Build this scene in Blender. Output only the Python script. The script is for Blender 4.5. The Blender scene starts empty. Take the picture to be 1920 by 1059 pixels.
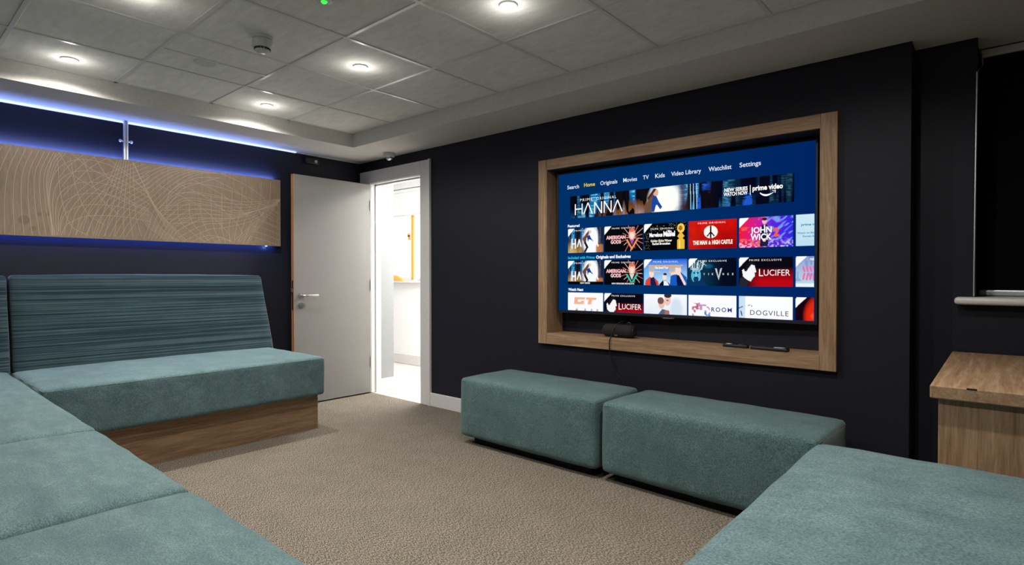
import bpy, bmesh, math, random
import numpy as np
from mathutils import Vector, Matrix
PI = math.pi
random.seed(7)
SC = bpy.context.scene
C = SC.collection

# ------------------------------------------------------------------ camera
cam_d = bpy.data.cameras.new('camera'); cam = bpy.data.objects.new('camera', cam_d); C.objects.link(cam)
CX, CY, CZ = 4.8802, -3.3301, 1.14874
YAW, PITCH, FPX = 0.858147, -0.0111, 1063.18
fwd = Vector((-math.cos(YAW)*math.cos(PITCH), math.sin(YAW)*math.cos(PITCH), math.sin(PITCH)))
cam.location = (CX, CY, CZ)
cam.rotation_euler = fwd.to_track_quat('-Z', 'Y').to_euler()
cam_d.sensor_fit = 'HORIZONTAL'; cam_d.sensor_width = 36.0
cam_d.lens = FPX*36.0/1920.0
cam_d.clip_start = 0.02
SC.camera = cam

# ------------------------------------------------------------------ view, world (daylight outside the corridor window)
SC.view_settings.view_transform = 'Standard'; SC.view_settings.look = 'None'
SC.view_settings.gamma = 1.0; SC.view_settings.use_curve_mapping = False
SC.view_settings.exposure = 0.0
w = bpy.data.worlds.new('world'); SC.world = w; w.use_nodes = True
bg = w.node_tree.nodes['Background']; bg.inputs[0].default_value = (0.95, 0.98, 1.0, 1); bg.inputs[1].default_value = 2.2
SC.cycles.max_bounces = 8; SC.cycles.diffuse_bounces = 5
SC.cycles.use_denoising = True
SC.cycles.sample_clamp_indirect = 6.0

def light(name, typ, loc, energy, color=(1,1,1), rot=(0,0,0), **kw):
    d = bpy.data.lights.new(name, typ); d.energy = energy; d.color = color
    for k, v in kw.items(): setattr(d, k, v)
    o = bpy.data.objects.new(name, d); C.objects.link(o); o.location = loc; o.rotation_euler = rot
    return o
# corridor ceiling light and daylight coming in at the corridor window
light('corridor_light', 'AREA', (0.75, 0.78, 2.36), 125, (1.0, 0.985, 0.95), shape='RECTANGLE', size=1.1, size_y=0.8)
light('corridor_daylight', 'AREA', (-1.3, 1.30, 1.6), 22, (0.95, 0.98, 1.0), rot=(PI/2, 0, PI*0), shape='RECTANGLE', size=1.0, size_y=0.9).rotation_euler = (-PI/2, 0, 0)

SPOT_N, SPOT_W, SPILL_W, LED_T, LED_B, COVE_W = 74, 33, 0.85, 15.0, 4.5, 0.6
ZL, ZH = 2.279, 2.396          # soffit and tiled ceiling
T = 0.585; GX, GY = 2.281, -1.644
TX0, TX1, TY0, TY1 = 0.555, 5.206, -0.460, -3.40   # the raised tray

# ------------------------------------------------------------------ materials
def mat(name, base=(0.5,0.5,0.5), rough=0.6, metal=0.0, emit=None, es=1.0, spec=0.5):
    m = bpy.data.materials.new(name); m.use_nodes = True
    b = m.node_tree.nodes['Principled BSDF']
    b.inputs['Base Color'].default_value = (*base, 1); b.inputs['Roughness'].default_value = rough
    b.inputs['Metallic'].default_value = metal; b.inputs['Specular IOR Level'].default_value = spec
    if emit:
        b.inputs['Emission Color'].default_value = (*emit, 1); b.inputs['Emission Strength'].default_value = es
    return m
def nd(m, t, **kw):
    n = m.node_tree.nodes.new(t)
    for k, v in kw.items():
        if k in n.inputs: n.inputs[k].default_value = v
        else: setattr(n, k, v)
    return n
def ln(m, a, ao, b, bi): m.node_tree.links.new(a.outputs[ao], b.inputs[bi])
def B(m): return m.node_tree.nodes['Principled BSDF']
def noise(m, scale=(1,1,1), nscale=5.0, detail=4.0, rough=0.55, dist=0.0, rot=(0,0,0)):
    tc = nd(m, 'ShaderNodeTexCoord'); mp = nd(m, 'ShaderNodeMapping')
    mp.inputs['Scale'].default_value = scale; mp.inputs['Rotation'].default_value = rot
    n = nd(m, 'ShaderNodeTexNoise'); n.inputs['Scale'].default_value = nscale; n.inputs['Detail'].default_value = detail
    n.inputs['Roughness'].default_value = rough; n.inputs['Distortion'].default_value = dist
    ln(m, tc, 'Object', mp, 'Vector'); ln(m, mp, 'Vector', n, 'Vector')
    return n
def ramp(m, src, out, stops, interp='LINEAR'):
    r = nd(m, 'ShaderNodeValToRGB'); r.color_ramp.interpolation = interp
    e = r.color_ramp.elements
    while len(e) > 1: e.remove(e[-1])
    e[0].position = stops[0][0]; e[0].color = (*stops[0][1], 1)
    for p, c in stops[1:]:
        q = e.new(p); q.color = (*c, 1)
    ln(m, src, out, r, 'Fac'); return r
def mixc(m, mode, fac, a, ao, b, bo):
    x = nd(m, 'ShaderNodeMix'); x.data_type = 'RGBA'; x.blend_type = mode; x.inputs[0].default_value = fac
    m.node_tree.links.new(a.outputs[ao], x.inputs[6]); m.node_tree.links.new(b.outputs[bo], x.inputs[7]); return x
def bump(m, src, out, strength=0.2, dist=0.002):
    b = nd(m, 'ShaderNodeBump'); b.inputs['Strength'].default_value = strength; b.inputs['Distance'].default_value = dist
    ln(m, src, out, b, 'Height'); ln(m, b, 'Normal', B(m), 'Normal'); return b

M = {}
def paint(name, col, rough=0.6, spec=0.4, bs=0.05):
    m = mat(name, col, rough, spec=spec); n = noise(m, nscale=60, detail=3)
    r = ramp(m, n, 'Fac', [(0.3, tuple(c*0.94 for c in col)), (0.7, tuple(c*1.05 for c in col))])
    ln(m, r, 'Color', B(m), 'Base Color'); bump(m, n, 'Fac', bs, 0.001); return m
M['navy'] = paint('navy_wall_paint', (0.0080, 0.0086, 0.0168), 0.62, 0.3)
M['pale'] = paint('pale_grey_room_paint', (0.10, 0.10, 0.11), 0.7, 0.2)
M['ceil'] = paint('white_ceiling_paint', (0.60, 0.585, 0.56), 0.8, 0.2)
M['white'] = paint('white_gloss_paint', (0.66, 0.65, 0.64), 0.35, 0.5, 0.02)
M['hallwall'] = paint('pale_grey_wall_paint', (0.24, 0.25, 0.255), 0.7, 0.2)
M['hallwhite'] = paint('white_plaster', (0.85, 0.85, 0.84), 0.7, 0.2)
def tile_mat():
    m = mat('mineral_ceiling_tile', (0.5, 0.5, 0.48), 0.9, spec=0.15)
    n = noise(m, nscale=140, detail=5, rough=0.7)
    n2 = noise(m, scale=(1, 3, 1), nscale=9, detail=3)
    r = ramp(m, n, 'Fac', [(0.3, (0.68, 0.68, 0.65)), (0.7, (0.80, 0.80, 0.77))])
    r2 = ramp(m, n2, 'Fac', [(0.3, (0.9, 0.9, 0.9)), (0.7, (1.05, 1.05, 1.05))])
    x = mixc(m, 'MULTIPLY', 1.0, r, 'Color', r2, 'Color'); m.node_tree.links.new(x.outputs[2], B(m).inputs['Base Color'])
    bump(m, n, 'Fac', 0.35, 0.0015); return m
M['tile'] = tile_mat()
M['bar'] = mat('white_enamel_grid', (0.62, 0.61, 0.58), 0.33, spec=0.6)
def carpet_mat():
    m = mat('brown_loop_carpet', (0.3, 0.25, 0.2), 0.95, spec=0.1)
    n = noise(m, scale=(0.8, 2.6, 1), nscale=120, detail=3, rough=0.75, rot=(0, 0, 0.35))
    n2 = noise(m, nscale=6, detail=3)
    r = ramp(m, n, 'Fac', [(0.43, (0.034, 0.029, 0.023)), (0.5, (0.108, 0.092, 0.074)), (0.57, (0.290, 0.254, 0.210))])
    r2 = ramp(m, n2, 'Fac', [(0.3, (0.92, 0.93, 0.9)), (0.7, (1.06, 1.04, 1.04))])
    x = mixc(m, 'MULTIPLY', 1.0, r, 'Color', r2, 'Color'); m.node_tree.links.new(x.outputs[2], B(m).inputs['Base Color'])
    bump(m, n, 'Fac', 0.12, 0.002); return m
M['carpet'] = carpet_mat()
def fabric(name, lo, mid, hi, scale=(1, 1, 1), weave=330):
    m = mat(name, mid, 0.85, spec=0.15)
    n = noise(m, scale=scale, nscale=6.0, detail=9, rough=0.66, dist=0.15)
    f = noise(m, scale=tuple(s**0.8 for s in scale), nscale=weave*0.50, detail=3, rough=0.8)
    r = ramp(m, n, 'Fac', [(0.28, lo), (0.5, mid), (0.72, hi)])
    r2 = ramp(m, f, 'Fac', [(0.38, (0.62, 0.62, 0.62)), (0.5, (1, 1, 1)), (0.62, (1.42, 1.42, 1.42))])
    x = mixc(m, 'MULTIPLY', 1.0, r, 'Color', r2, 'Color'); m.node_tree.links.new(x.outputs[2], B(m).inputs['Base Color'])
    B(m).inputs['Sheen Weight'].default_value = 0.25; B(m).inputs['Sheen Roughness'].default_value = 0.45
    B(m).inputs['Sheen Tint'].default_value = (0.7, 0.85, 0.85, 1)
    bump(m, f, 'Fac', 0.5, 0.0015); return m
M['teal'] = fabric('teal_chenille', (0.060, 0.104, 0.110), (0.085, 0.139, 0.145), (0.118, 0.182, 0.184), (1, 2.4, 1.8))
M['teal_y'] = fabric('teal_chenille_lengthwise', (0.058, 0.102, 0.110), (0.082, 0.137, 0.145), (0.113, 0.178, 0.183), (1, 1.2, 1.6))
M['teal_otto'] = fabric('teal_weave', (0.054, 0.100, 0.103), (0.071, 0.126, 0.129), (0.094, 0.155, 0.156), (1, 1, 1))
def stripe_mat():
    m = mat('teal_striped_rib_fabric', (0.1, 0.2, 0.22), 0.8, spec=0.15)
    n = noise(m, scale=(0.0, 0.004, 1), nscale=84, detail=3.0, rough=0.8)
    r = ramp(m, n, 'Fac', [(0.0, (0.004, 0.010, 0.015)), (0.43, (0.006, 0.017, 0.026)), (0.485, (0.014, 0.034, 0.045)), (0.54, (0.036, 0.067, 0.077)), (1, (0.050, 0.088, 0.098))])
    n2 = noise(m, nscale=5, detail=6, rough=0.6)
    r2 = ramp(m, n2, 'Fac', [(0.3, (0.82, 0.84, 0.86)), (0.7, (1.12, 1.1, 1.08))])
    x = mixc(m, 'MULTIPLY', 1.0, r, 'Color', r2, 'Color'); m.node_tree.links.new(x.outputs[2], B(m).inputs['Base Color'])
    B(m).inputs['Sheen Weight'].default_value = 0.15
    bump(m, n, 'Fac', 0.6, 0.003); return m
M['stripe'] = stripe_mat()
def wood(name, axis, lo=(0.225, 0.130, 0.070), mid=(0.345, 0.218, 0.126), hi=(0.44, 0.300, 0.186)):
    sc = {'x': (0.9, 14, 14), 'y': (14, 0.9, 14), 'z': (14, 14, 0.9)}[axis]
    m = mat(name, mid, 0.5, spec=0.35)
    n = noise(m, scale=sc, nscale=3.2, detail=6, rough=0.62, dist=0.5)
    n2 = noise(m, scale=tuple(s*3 for s in sc), nscale=4.5, detail=3, rough=0.7)
    r = ramp(m, n, 'Fac', [(0.28, lo), (0.5, mid), (0.70, hi)])
    r2 = ramp(m, n2, 'Fac', [(0.35, (0.80, 0.78, 0.76)), (0.6, (1.06, 1.06, 1.06))])
    x = mixc(m, 'MULTIPLY', 1.0, r, 'Color', r2, 'Color'); m.node_tree.links.new(x.outputs[2], B(m).inputs['Base Color'])
    bump(m, n2, 'Fac', 0.12, 0.001)
    if name.startswith('silver'): r2.color_ramp.elements[0].color = (0.95, 0.95, 0.95, 1); r2.color_ramp.elements[1].color = (1.01, 1.01, 1.01, 1)
    return m
M['wood_x'] = wood('oak_grain_x', 'x'); M['wood_y'] = wood('oak_grain_y', 'y'); M['wood_z'] = wood('oak_grain_z', 'z')
M['door'] = wood('silver_grey_door_laminate', 'z', (0.180, 0.174, 0.164), (0.185, 0.179, 0.169), (0.190, 0.184, 0.174))
M['lip'] = wood('orange_hardwood_lipping', 'z', (0.30, 0.125, 0.045), (0.42, 0.19, 0.075), (0.50, 0.25, 0.11))
M['steel'] = mat('brushed_steel', (0.62, 0.61, 0.60), 0.28, 1.0)
M['alu'] = mat('anodised_aluminium', (0.72, 0.73, 0.76), 0.35, 0.9)
M['black'] = mat('black_plastic', (0.008, 0.008, 0.009), 0.45)
M['gap'] = mat('dark_base_and_shade', (0.006, 0.006, 0.007), 0.8)
M['blackmesh'] = mat('black_speaker_cloth', (0.011, 0.010, 0.011), 0.85)
M['blind'] = mat('blackout_blind_cloth', (0.004, 0.004, 0.005), 0.9, spec=0.1)
M['panelwood'] = wood('pale_brown_ply_panel', 'z', (0.212, 0.160, 0.112), (0.225, 0.170, 0.120), (0.240, 0.182, 0.129))
M['line'] = mat('cream_printed_line', (0.36, 0.28, 0.205), 0.6)
M['spot'] = mat('brown_stain', (0.165, 0.120, 0.080), 0.7)
M['lens'] = mat('lamp_lens', (0.9, 0.9, 0.9), 0.4, emit=(1.0, 0.97, 0.90), es=14)
M['led'] = mat('blue_led_strip', (0.5, 0.6, 1), 0.4, emit=(0.30, 0.42, 1.0), es=3.0)
M['led_end'] = mat('bright_led_chip', (0.5, 0.6, 1), 0.4, emit=(0.35, 0.60, 1.0), es=9.0)
M['led_white'] = mat('cool_white_led_lens', (0.7, 0.75, 1), 0.4, emit=(0.60, 0.68, 1.0), es=1.15)
M['green'] = mat('green_indicator', (0.1, 0.9, 0.1), 0.4, emit=(0.02, 1.0, 0.04), es=2.0)
M['plastic'] = mat('white_plastic', (0.55, 0.55, 0.53), 0.35)
M['orange'] = mat('orange_paint', (0.85, 0.33, 0.06), 0.6)
M['glass'] = mat('window_glass', (1, 1, 1), 0.0)
B(M['glass']).inputs['Transmission Weight'].default_value = 1.0; B(M['glass']).inputs['IOR'].default_value = 1.0
def hall_floor():
    m = mat('pale_vinyl_floor', (0.7, 0.62, 0.57), 0.25, spec=0.5)
    n = noise(m, scale=(0.6, 5, 1), nscale=4, detail=5)
    r = ramp(m, n, 'Fac', [(0.3, (0.56, 0.48, 0.43)), (0.7, (0.72, 0.65, 0.60))]); ln(m, r, 'Color', B(m), 'Base Color'); return m
M['vinyl'] = hall_floor()
def vcol_emit(name, strength=1.0):
    m = bpy.data.materials.new(name); m.use_nodes = True; nt = m.node_tree; nt.nodes.clear()
    o = nt.nodes.new('ShaderNodeOutputMaterial'); e = nt.nodes.new('ShaderNodeEmission'); a = nt.nodes.new('ShaderNodeVertexColor'); a.layer_name = 'pix'
    e.inputs['Strength'].default_value = strength
    nt.links.new(a.outputs['Color'], e.inputs['Color']); nt.links.new(e.outputs[0], o.inputs[0]); return m
M['pix'] = vcol_emit('lit_display')

# ------------------------------------------------------------------ mesh helpers
def NB(): return bmesh.new()
def box(bm, x0, x1, y0, y1, z0, z1, bev=0.0, seg=2):
    r = bmesh.ops.create_cube(bm, size=1.0); vs = r['verts']
    for v in vs:
        v.co = Vector(((x0+x1)/2+v.co.x*(x1-x0), (y0+y1)/2+v.co.y*(y1-y0), (z0+z1)/2+v.co.z*(z1-z0)))
    if bev > 0:
        es = list({e for v in vs for e in v.link_edges})
        bmesh.ops.bevel(bm, geom=es, offset=bev, segments=seg, profile=0.5, affect='EDGES')
    return bm
def cyl(bm, p0, p1, r, seg=20, r2=None):
    p0 = Vector(p0); p1 = Vector(p1); d = p1-p0
    mtx = Matrix.Translation((p0+p1)/2) @ d.to_track_quat('Z', 'Y').to_matrix().to_4x4()
    bmesh.ops.create_cone(bm, cap_ends=True, segments=seg, radius1=r, radius2=r if r2 is None else r2, depth=d.length, matrix=mtx)
    return bm
def lathe(bm, prof, seg=32, mtx=None):
    rings = []
    for r, z in prof:
        if r < 1e-6: rings.append([bm.verts.new((0, 0, z))])
        else: rings.append([bm.verts.new((r*math.cos(2*PI*k/seg), r*math.sin(2*PI*k/seg), z)) for k in range(seg)])
    for a, b in zip(rings, rings[1:]):
        for k in range(seg):
            k2 = (k+1) % seg
            if len(a) == 1 and len(b) == 1: continue
            if len(a) == 1: bm.faces.new((a[0], b[k], b[k2]))
            elif len(b) == 1: bm.faces.new((a[k], b[0], a[k2]))
            else: bm.faces.new((a[k], b[k], b[k2], a[k2]))
    if mtx is not None:
        for ring in rings:
            for v in ring: v.co = mtx @ v.co
    bmesh.ops.recalc_face_normals(bm, faces=bm.faces)
    return bm
def cat_rom(P, n=8):
    P = [Vector(p) for p in P]; Q = [P[0]*2-P[1]]+P+[P[-1]*2-P[-2]]; out = []
    for i in range(1, len(Q)-2):
        for k in range(n):
            t = k/n; a, b, c, d = Q[i-1], Q[i], Q[i+1], Q[i+2]
            out.append(0.5*((2*b)+(c-a)*t+(2*a-5*b+4*c-d)*t*t+(3*b-a-3*c+d)*t**3))
    out.append(P[-1]); return out
def tube(bm, pts, r, seg=8, closed=False, smooth=0):
    pts = cat_rom(pts, smooth) if smooth else [Vector(p) for p in pts]
    n = len(pts); rings = []
    for i, p in enumerate(pts):
        if closed: d = pts[(i+1) % n]-pts[i-1]
        else: d = pts[min(i+1, n-1)]-pts[max(i-1, 0)]
        q = d.to_track_quat('Z', 'Y')
        rings.append([bm.verts.new(p+q @ Vector((r*math.cos(2*PI*k/seg), r*math.sin(2*PI*k/seg), 0))) for k in range(seg)])
    # align rings (twist free enough): reorder by the nearest vertex
    for i in range(1, n):
        a = rings[i-1][0].co; j = min(range(seg), key=lambda k: (rings[i][k].co-a).length)
        rings[i] = rings[i][j:]+rings[i][:j]
    m = n if closed else n-1
    for i in range(m):
        a = rings[i]; b = rings[(i+1) % n]
        off = 0
        if closed and i == m-1: off = min(range(seg), key=lambda k: (b[k].co-a[0].co).length)
        for k in range(seg): bm.faces.new((a[k], a[(k+1) % seg], b[(k+1+off) % seg], b[(k+off) % seg]))
    if not closed:
        bm.faces.new(rings[0][::-1]); bm.faces.new(rings[-1])
    bmesh.ops.recalc_face_normals(bm, faces=bm.faces)
    return bm
def obj(name, bm, m, parent=None, smooth=False, loc=None):
    me = bpy.data.meshes.new(name)
    bm.to_mesh(me); bm.free()
    for mm in (m if isinstance(m, (list, tuple)) else [m]): me.materials.append(mm)
    if smooth:
        for p in me.polygons: p.use_smooth = True
        try: me.set_sharp_from_angle(angle=math.radians(smooth if smooth is not True else 40))
        except Exception: pass
    o = bpy.data.objects.new(name, me); C.objects.link(o)
    if parent is not None: o.parent = parent
    if loc is not None: o.location = loc
    return o
def thing(name, label, cat, loc=(0, 0, 0), rotz=0.0, group=None):
    o = bpy.data.objects.new(name, None); C.objects.link(o); o.empty_display_size = 0.1
    o.location = loc; o.rotation_euler = (0, 0, rotz); o['label'] = label; o['category'] = cat
    if group: o['group'] = group
    return o
def tag(o, label, cat, group=None):
    o['label'] = label; o['category'] = cat
    if group: o['group'] = group
    return o
def struct(name, bm, m, parent=None, label=None, smooth=False):
    o = obj(name, bm, m, parent, smooth)
    if parent is None: o['kind'] = 'structure'
    if label: o['label'] = label
    return o

# ================================================================== THE SETTING
XR, YN = 5.80, -3.95            # right wall and near wall of the room
NX0, NX1, NZ0, NZ1, NB_Y = 2.364, 4.160, 0.731, 1.920, 0.165   # recess behind the television
DX0, DX1, DZ = 0.182, 0.925, 2.052                             # door opening
bm = NB(); box(bm, -0.12, XR+0.1, YN-0.1, 0.0, -0.05, 0.0); struct('floor', bm, M['carpet'])
bm = NB(); box(bm, 4.544, XR+0.1, 0.0, 0.5, -0.05, 0.0); fl2 = struct('floor_alcove', bm, M['carpet']); fl2.name = 'floor_2'
# left wall
bm = NB(); box(bm, -0.12, 0.0, YN-0.1, 0.0, 0.0, ZH+0.1); struct('wall_left', bm, M['navy'])
# television wall with the door opening and the recess
bm = NB(); TW = 0.10
box(bm, -0.12, DX0-0.02, 0.0, TW, 0, ZH+0.1)
box(bm, DX0-0.02, DX1+0.02, 0.0, TW, DZ+0.02, ZH+0.1)
box(bm, DX1+0.02, NX0, 0.0, TW, 0, ZH+0.1)
box(bm, NX0, NX1, 0.0, TW, 0, NZ0)
box(bm, NX0, NX1, 0.0, TW, NZ1, ZH+0.1)
box(bm, NX1, 4.544, 0.0, 0.26, 0, ZH+0.1)
box(bm, NX0-0.04, NX1, NB_Y, NB_Y+0.05, NZ0-0.1, NZ1+0.1)
struct('wall_back', bm, M['navy'])
bm = NB()
box(bm, 4.544, 4.785, 0.152, 0.42, 0, ZH+0.1)
box(bm, 4.785, XR+0.1, 0.152, 0.42, 0, 1.028)
box(bm, 4.785, XR+0.1, 0.42, 0.5, 0, ZH+0.1)
struct('wall_alcove', bm, M['navy']).name = 'wall_window'
bm = NB(); box(bm, XR, XR+0.1, YN-0.1, 0.5, 0, ZH+0.1); struct('wall_right', bm, M['navy'])
bm = NB(); box(bm, -0.12, XR+0.1, YN-0.1, YN, 0, ZH+0.1); struct('wall_near', bm, M['pale'])

# ceiling: plaster border with a raised tray, tiles and grid in the tray
bm = NB()
box(bm, -0.12, TX0, YN-0.1, 0.5, ZL, ZH+0.12)
box(bm, TX1, XR+0.1, YN-0.1, 0.5, ZL, ZH+0.12)
box(bm, TX0, TX1, TY0, 0.5, ZL, ZH+0.12)
box(bm, TX0, TX1, YN-0.1, TY1, ZL, ZH+0.12)
ceil = struct('ceiling', bm, M['ceil'])
bm = NB(); box(bm, TX0, TX1, TY1, TY0, ZH, ZH+0.03)
obj('tile_field', bm, M['tile'], ceil)
xs = [GX+k*T for k in range(-2, 6) if TX0+0.02 < GX+k*T < TX1-0.02]
ys = [GY+k*T for k in range(-4, 3) if TY1+0.02 < GY+k*T < TY0-0.02]
ci = 0
def bar(x0, x1, y0, y1):
    bm = NB(); box(bm, x0, x1, y0, y1, ZH-0.004, ZH+0.002, 0.0015, 1); obj('grid_bar', bm, M['bar'], ceil)
for y in ys: bar(TX0, TX1, y-0.011, y+0.011)
for x in xs:
    bm = NB(); box(bm, x-0.011, x+0.011, TY1, TY0, ZH-0.0048, ZH+0.001, 0.0015, 1); obj('grid_bar', bm, M['bar'], ceil)
bar(1.403-0.009, 1.403+0.009, GY-T+0.012, GY-0.012)
bm = NB()
for a in ((TX0, TX1, TY0-0.02, TY0-0.001), (TX0, TX1, TY1+0.001, TY1+0.02)): box(bm, a[0], a[1], a[2], a[3], ZH-0.004, ZH+0.002)
for a in ((TX0+0.001, TX0+0.02), (TX1-0.02, TX1-0.001)): box(bm, a[0], a[1], TY1, TY0, ZH-0.004, ZH+0.002)
obj('edge_angle', bm, M['bar'], ceil)

# skirting
def skirt(name, x0, x1, y0, y1, z1=0.118, m='white'):
    bm = NB(); box(bm, x0, x1, y0, y1, 0, z1, 0.004, 2); return struct(name, bm, M[m])
skirt('baseboard_back', 1.055, 4.544, -0.017, -0.0005)
skirt('baseboard_left', 0.0005, 0.017, YN, -2.75)

# door: lining, architrave, leaf
d1 = thing('door_1', 'silver grey room door standing open into the room, hinged at the left of its white frame', 'door', (0, 0, 0))
d1['kind'] = 'structure'; del d1['category']
bm = NB(); LT = 0.02
box(bm, DX0-LT, DX0, -0.012, 0.103, 0, DZ+LT, 0.002, 1); box(bm, DX1, DX1+LT, -0.012, 0.103, 0, DZ+LT, 0.002, 1)
box(bm, DX0, DX1, -0.012, 0.103, DZ, DZ+LT, 0.002, 1)
# door stop
box(bm, DX0, DX0+0.014, 0.035, 0.070, 0, DZ); box(bm, DX1-0.014, DX1, 0.035, 0.070, 0, DZ); box(bm, DX0, DX1, 0.035, 0.070, DZ-0.014, DZ)
obj('door_lining', bm, M['white'], d1)
bm = NB(); az = 2.181
prof = [(DX1-0.002, 1.060), (0.012, DX0+0.002)]
box(bm, DX1+0.004, 1.058, -0.020, -0.0005, 0, az, 0.005, 2)
box(bm, 0.004, DX0-0.004, -0.020, -0.0005, 0, az, 0.005, 2)
box(bm, DX0-0.004, DX1+0.004, -0.020, -0.0005, DZ+0.006, az, 0.005, 2)
box(bm, 1.046, 1.062, -0.026, -0.0005, 0, az+0.004, 0.003, 2)
obj('architrave', bm, M['white'], d1)
leaf = bpy.data.objects.new('door_leaf_pivot', None)
LW, LH, LTH = 0.790, 2.034, 0.044
LR = math.radians(-90.6)
HP = Vector((DX0+0.008, -0.030, 0.012))
def lf(o):    # place a leaf piece: local x runs from the hinge to the free edge, y is the thickness
    o.location = HP; o.rotation_euler = (0, 0, LR); return o
bpy.data.objects.remove(leaf)
bm = NB(); box(bm, 0.0, LW-0.004, -LTH, 0, 0, LH, 0.0012, 1); lfo = lf(obj('door_leaf', bm, M['door'], d1))
bm = NB(); box(bm, LW-0.004, LW, -LTH+0.0005, -0.0005, 0, LH, 0.0008, 1); obj('edge_lipping', bm, M['lip'], lfo)['label'] = 'orange hardwood lipping on the free edge'
bm = NB(); box(bm, LW-0.0015, LW+0.002, -LTH+0.012, -LTH+0.034, 0.84, 1.10, 0.001, 1); lp = obj('lock_plate', bm, M['black'], lfo)
bm = NB(); box(bm, LW+0.001, LW+0.012, -LTH+0.010, -LTH+0.030, 0.995, 1.03, 0.003, 2); obj('latch_bolt', bm, M['steel'], lfo)
# lever handle on the face seen from the room (local y = 0 side)
def lever(side):
    hx, hz = LW-0.068, 0.965; y0 = 0.0 if side > 0 else -LTH; s = side
    bm = NB(); cyl(bm, (hx, y0, hz), (hx, y0+s*0.009, hz), 0.026, 28); cyl(bm, (hx, y0+s*0.006, hz), (hx, y0+s*0.050, hz), 0.010, 16)
    tube(bm, [(hx, y0+s*0.046, hz), (hx-0.02, y0+s*0.056, hz), (hx-0.06, y0+s*0.057, hz), (hx-0.135, y0+s*0.055, hz)], 0.0095, 12, smooth=5)
    obj('lever_handle', bm, M['steel'], lfo, smooth=True)
    bm = NB(); cyl(bm, (hx, y0, hz-0.088), (hx, y0+s*0.009, hz-0.088), 0.026, 28); cyl(bm, (hx, y0+s*0.008, hz-0.083), (hx, y0+s*0.022, hz-0.083), 0.009, 14)
    box(bm, hx-0.005, hx+0.005, min(y0, y0+s*0.018), max(y0, y0+s*0.018), hz-0.104, hz-0.085, 0.002, 1)
    obj('key_cylinder', bm, M['steel'], lfo, smooth=True)
lever(1); lever(-1)
for hz in (0.25, 1.0, 1.78):
    bm = NB(); cyl(bm, (-0.002, 0.004, hz), (-0.002, 0.004, hz+0.10), 0.0045, 12); obj('hinge', bm, M['steel'], lfo, smooth=True)

# corridor beyond the door
HX0, HX1, HY1, HZ = -2.70, 1.55, 1.386, 2.42
bm = NB(); box(bm, HX0-0.1, HX1+0.1, 0.0, HY1+0.1, -0.06, -0.002); struct('floor_corridor', bm, M['vinyl']).name = 'floor_3'
bm = NB(); box(bm, HX0-0.1, HX1+0.1, 0.10, HY1+0.1, HZ, HZ+0.06); struct('ceiling_corridor', bm, M['hallwhite']).name = 'ceiling_2'
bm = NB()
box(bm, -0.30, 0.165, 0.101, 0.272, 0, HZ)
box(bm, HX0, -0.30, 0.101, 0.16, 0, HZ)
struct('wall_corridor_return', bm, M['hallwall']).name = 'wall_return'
bm = NB(); box(bm, -0.30, 0.181, 0.272, 0.288, 0, 0.12, 0.003, 1); box(bm, 0.165, 0.181, 0.103, 0.272, 0, 0.12, 0.003, 1); struct('baseboard_return', bm, M['white'])
bm = NB()
W0, W1, WZ0, WZ1 = -2.25, -0.715, 1.084, 2.30
box(bm, HX0, W0, HY1, HY1+0.1, 0, HZ); box(bm, W1, HX1, HY1, HY1+0.1, 0, HZ)
box(bm, W0, W1, HY1, HY1+0.1, 0, WZ0); box(bm, W0, W1, HY1, HY1+0.1, WZ1, HZ)
struct('wall_corridor', bm, M['hallwhite']).name = 'wall_far'
bm = NB(); box(bm, HX0-0.1, HX0, 0.1, HY1+0.1, 0, HZ); struct('wall_far_left', bm, M['hallwhite'])
bm = NB(); box(bm, HX1, HX1+0.1, 0.1, HY1+0.1, 0, HZ); struct('wall_far_right', bm, M['hallwhite'])
bm = NB(); box(bm, 0.945, HX1, 0.101, 0.12, 0, HZ); struct('wall_corridor_near', bm, M['hallwhite'])
bm = NB(); box(bm, HX0, HX1, HY1-0.017, HY1, 0, 0.128, 0.003, 1); struct('baseboard_far', bm, M['white'])
# corridor window: frame, orange post, pane, sill, roller blind
w2 = bpy.data.objects.new('window_2', None); C.objects.link(w2); w2['kind'] = 'structure'; w2['label'] = 'bright corridor window seen through the open door'
bm = NB()
for a in ((W0, W0+0.05, WZ0, WZ1), (W1-0.05, W1, WZ0, WZ1), (W0, W1, WZ0, WZ0+0.05), (W0, W1, WZ1-0.05, WZ1)): box(bm, a[0], a[1], HY1+0.04, HY1+0.09, a[2], a[3], 0.004, 1)
obj('window_frame', bm, M['hallwhite'], w2)
bm = NB(); box(bm, W0+0.05, W1-0.05, HY1+0.062, HY1+0.066, WZ0+0.05, WZ1-0.05); obj('window_pane', bm, M['glass'], w2)
bm = NB(); box(bm, W0-0.03, W1+0.03, HY1-0.045, HY1+0.04, WZ0-0.024, WZ0, 0.006, 2); obj('window_sill', bm, M['white'], w2)
rb = thing('roller_blind', 'white roller blind pulled partway down over the bright corridor window', 'blind', ((W0+W1)/2, HY1+0.015, WZ1))
bm = NB(); hw = (W1-W0)/2-0.02
box(bm, -hw, hw, -0.002, 0.001, -0.345, -0.03); obj('blind_cloth', bm, M['hallwhite'], rb)
bm = NB(); cyl(bm, (-hw, 0, -0.03), (hw, 0, -0.03), 0.022, 20); obj('roller_tube', bm, M['hallwhite'], rb, smooth=True)
bm = NB(); box(bm, -hw, hw, -0.006, 0.006, -0.362, -0.344, 0.004, 2); obj('bottom_bar', bm, M['white'], rb)
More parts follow.
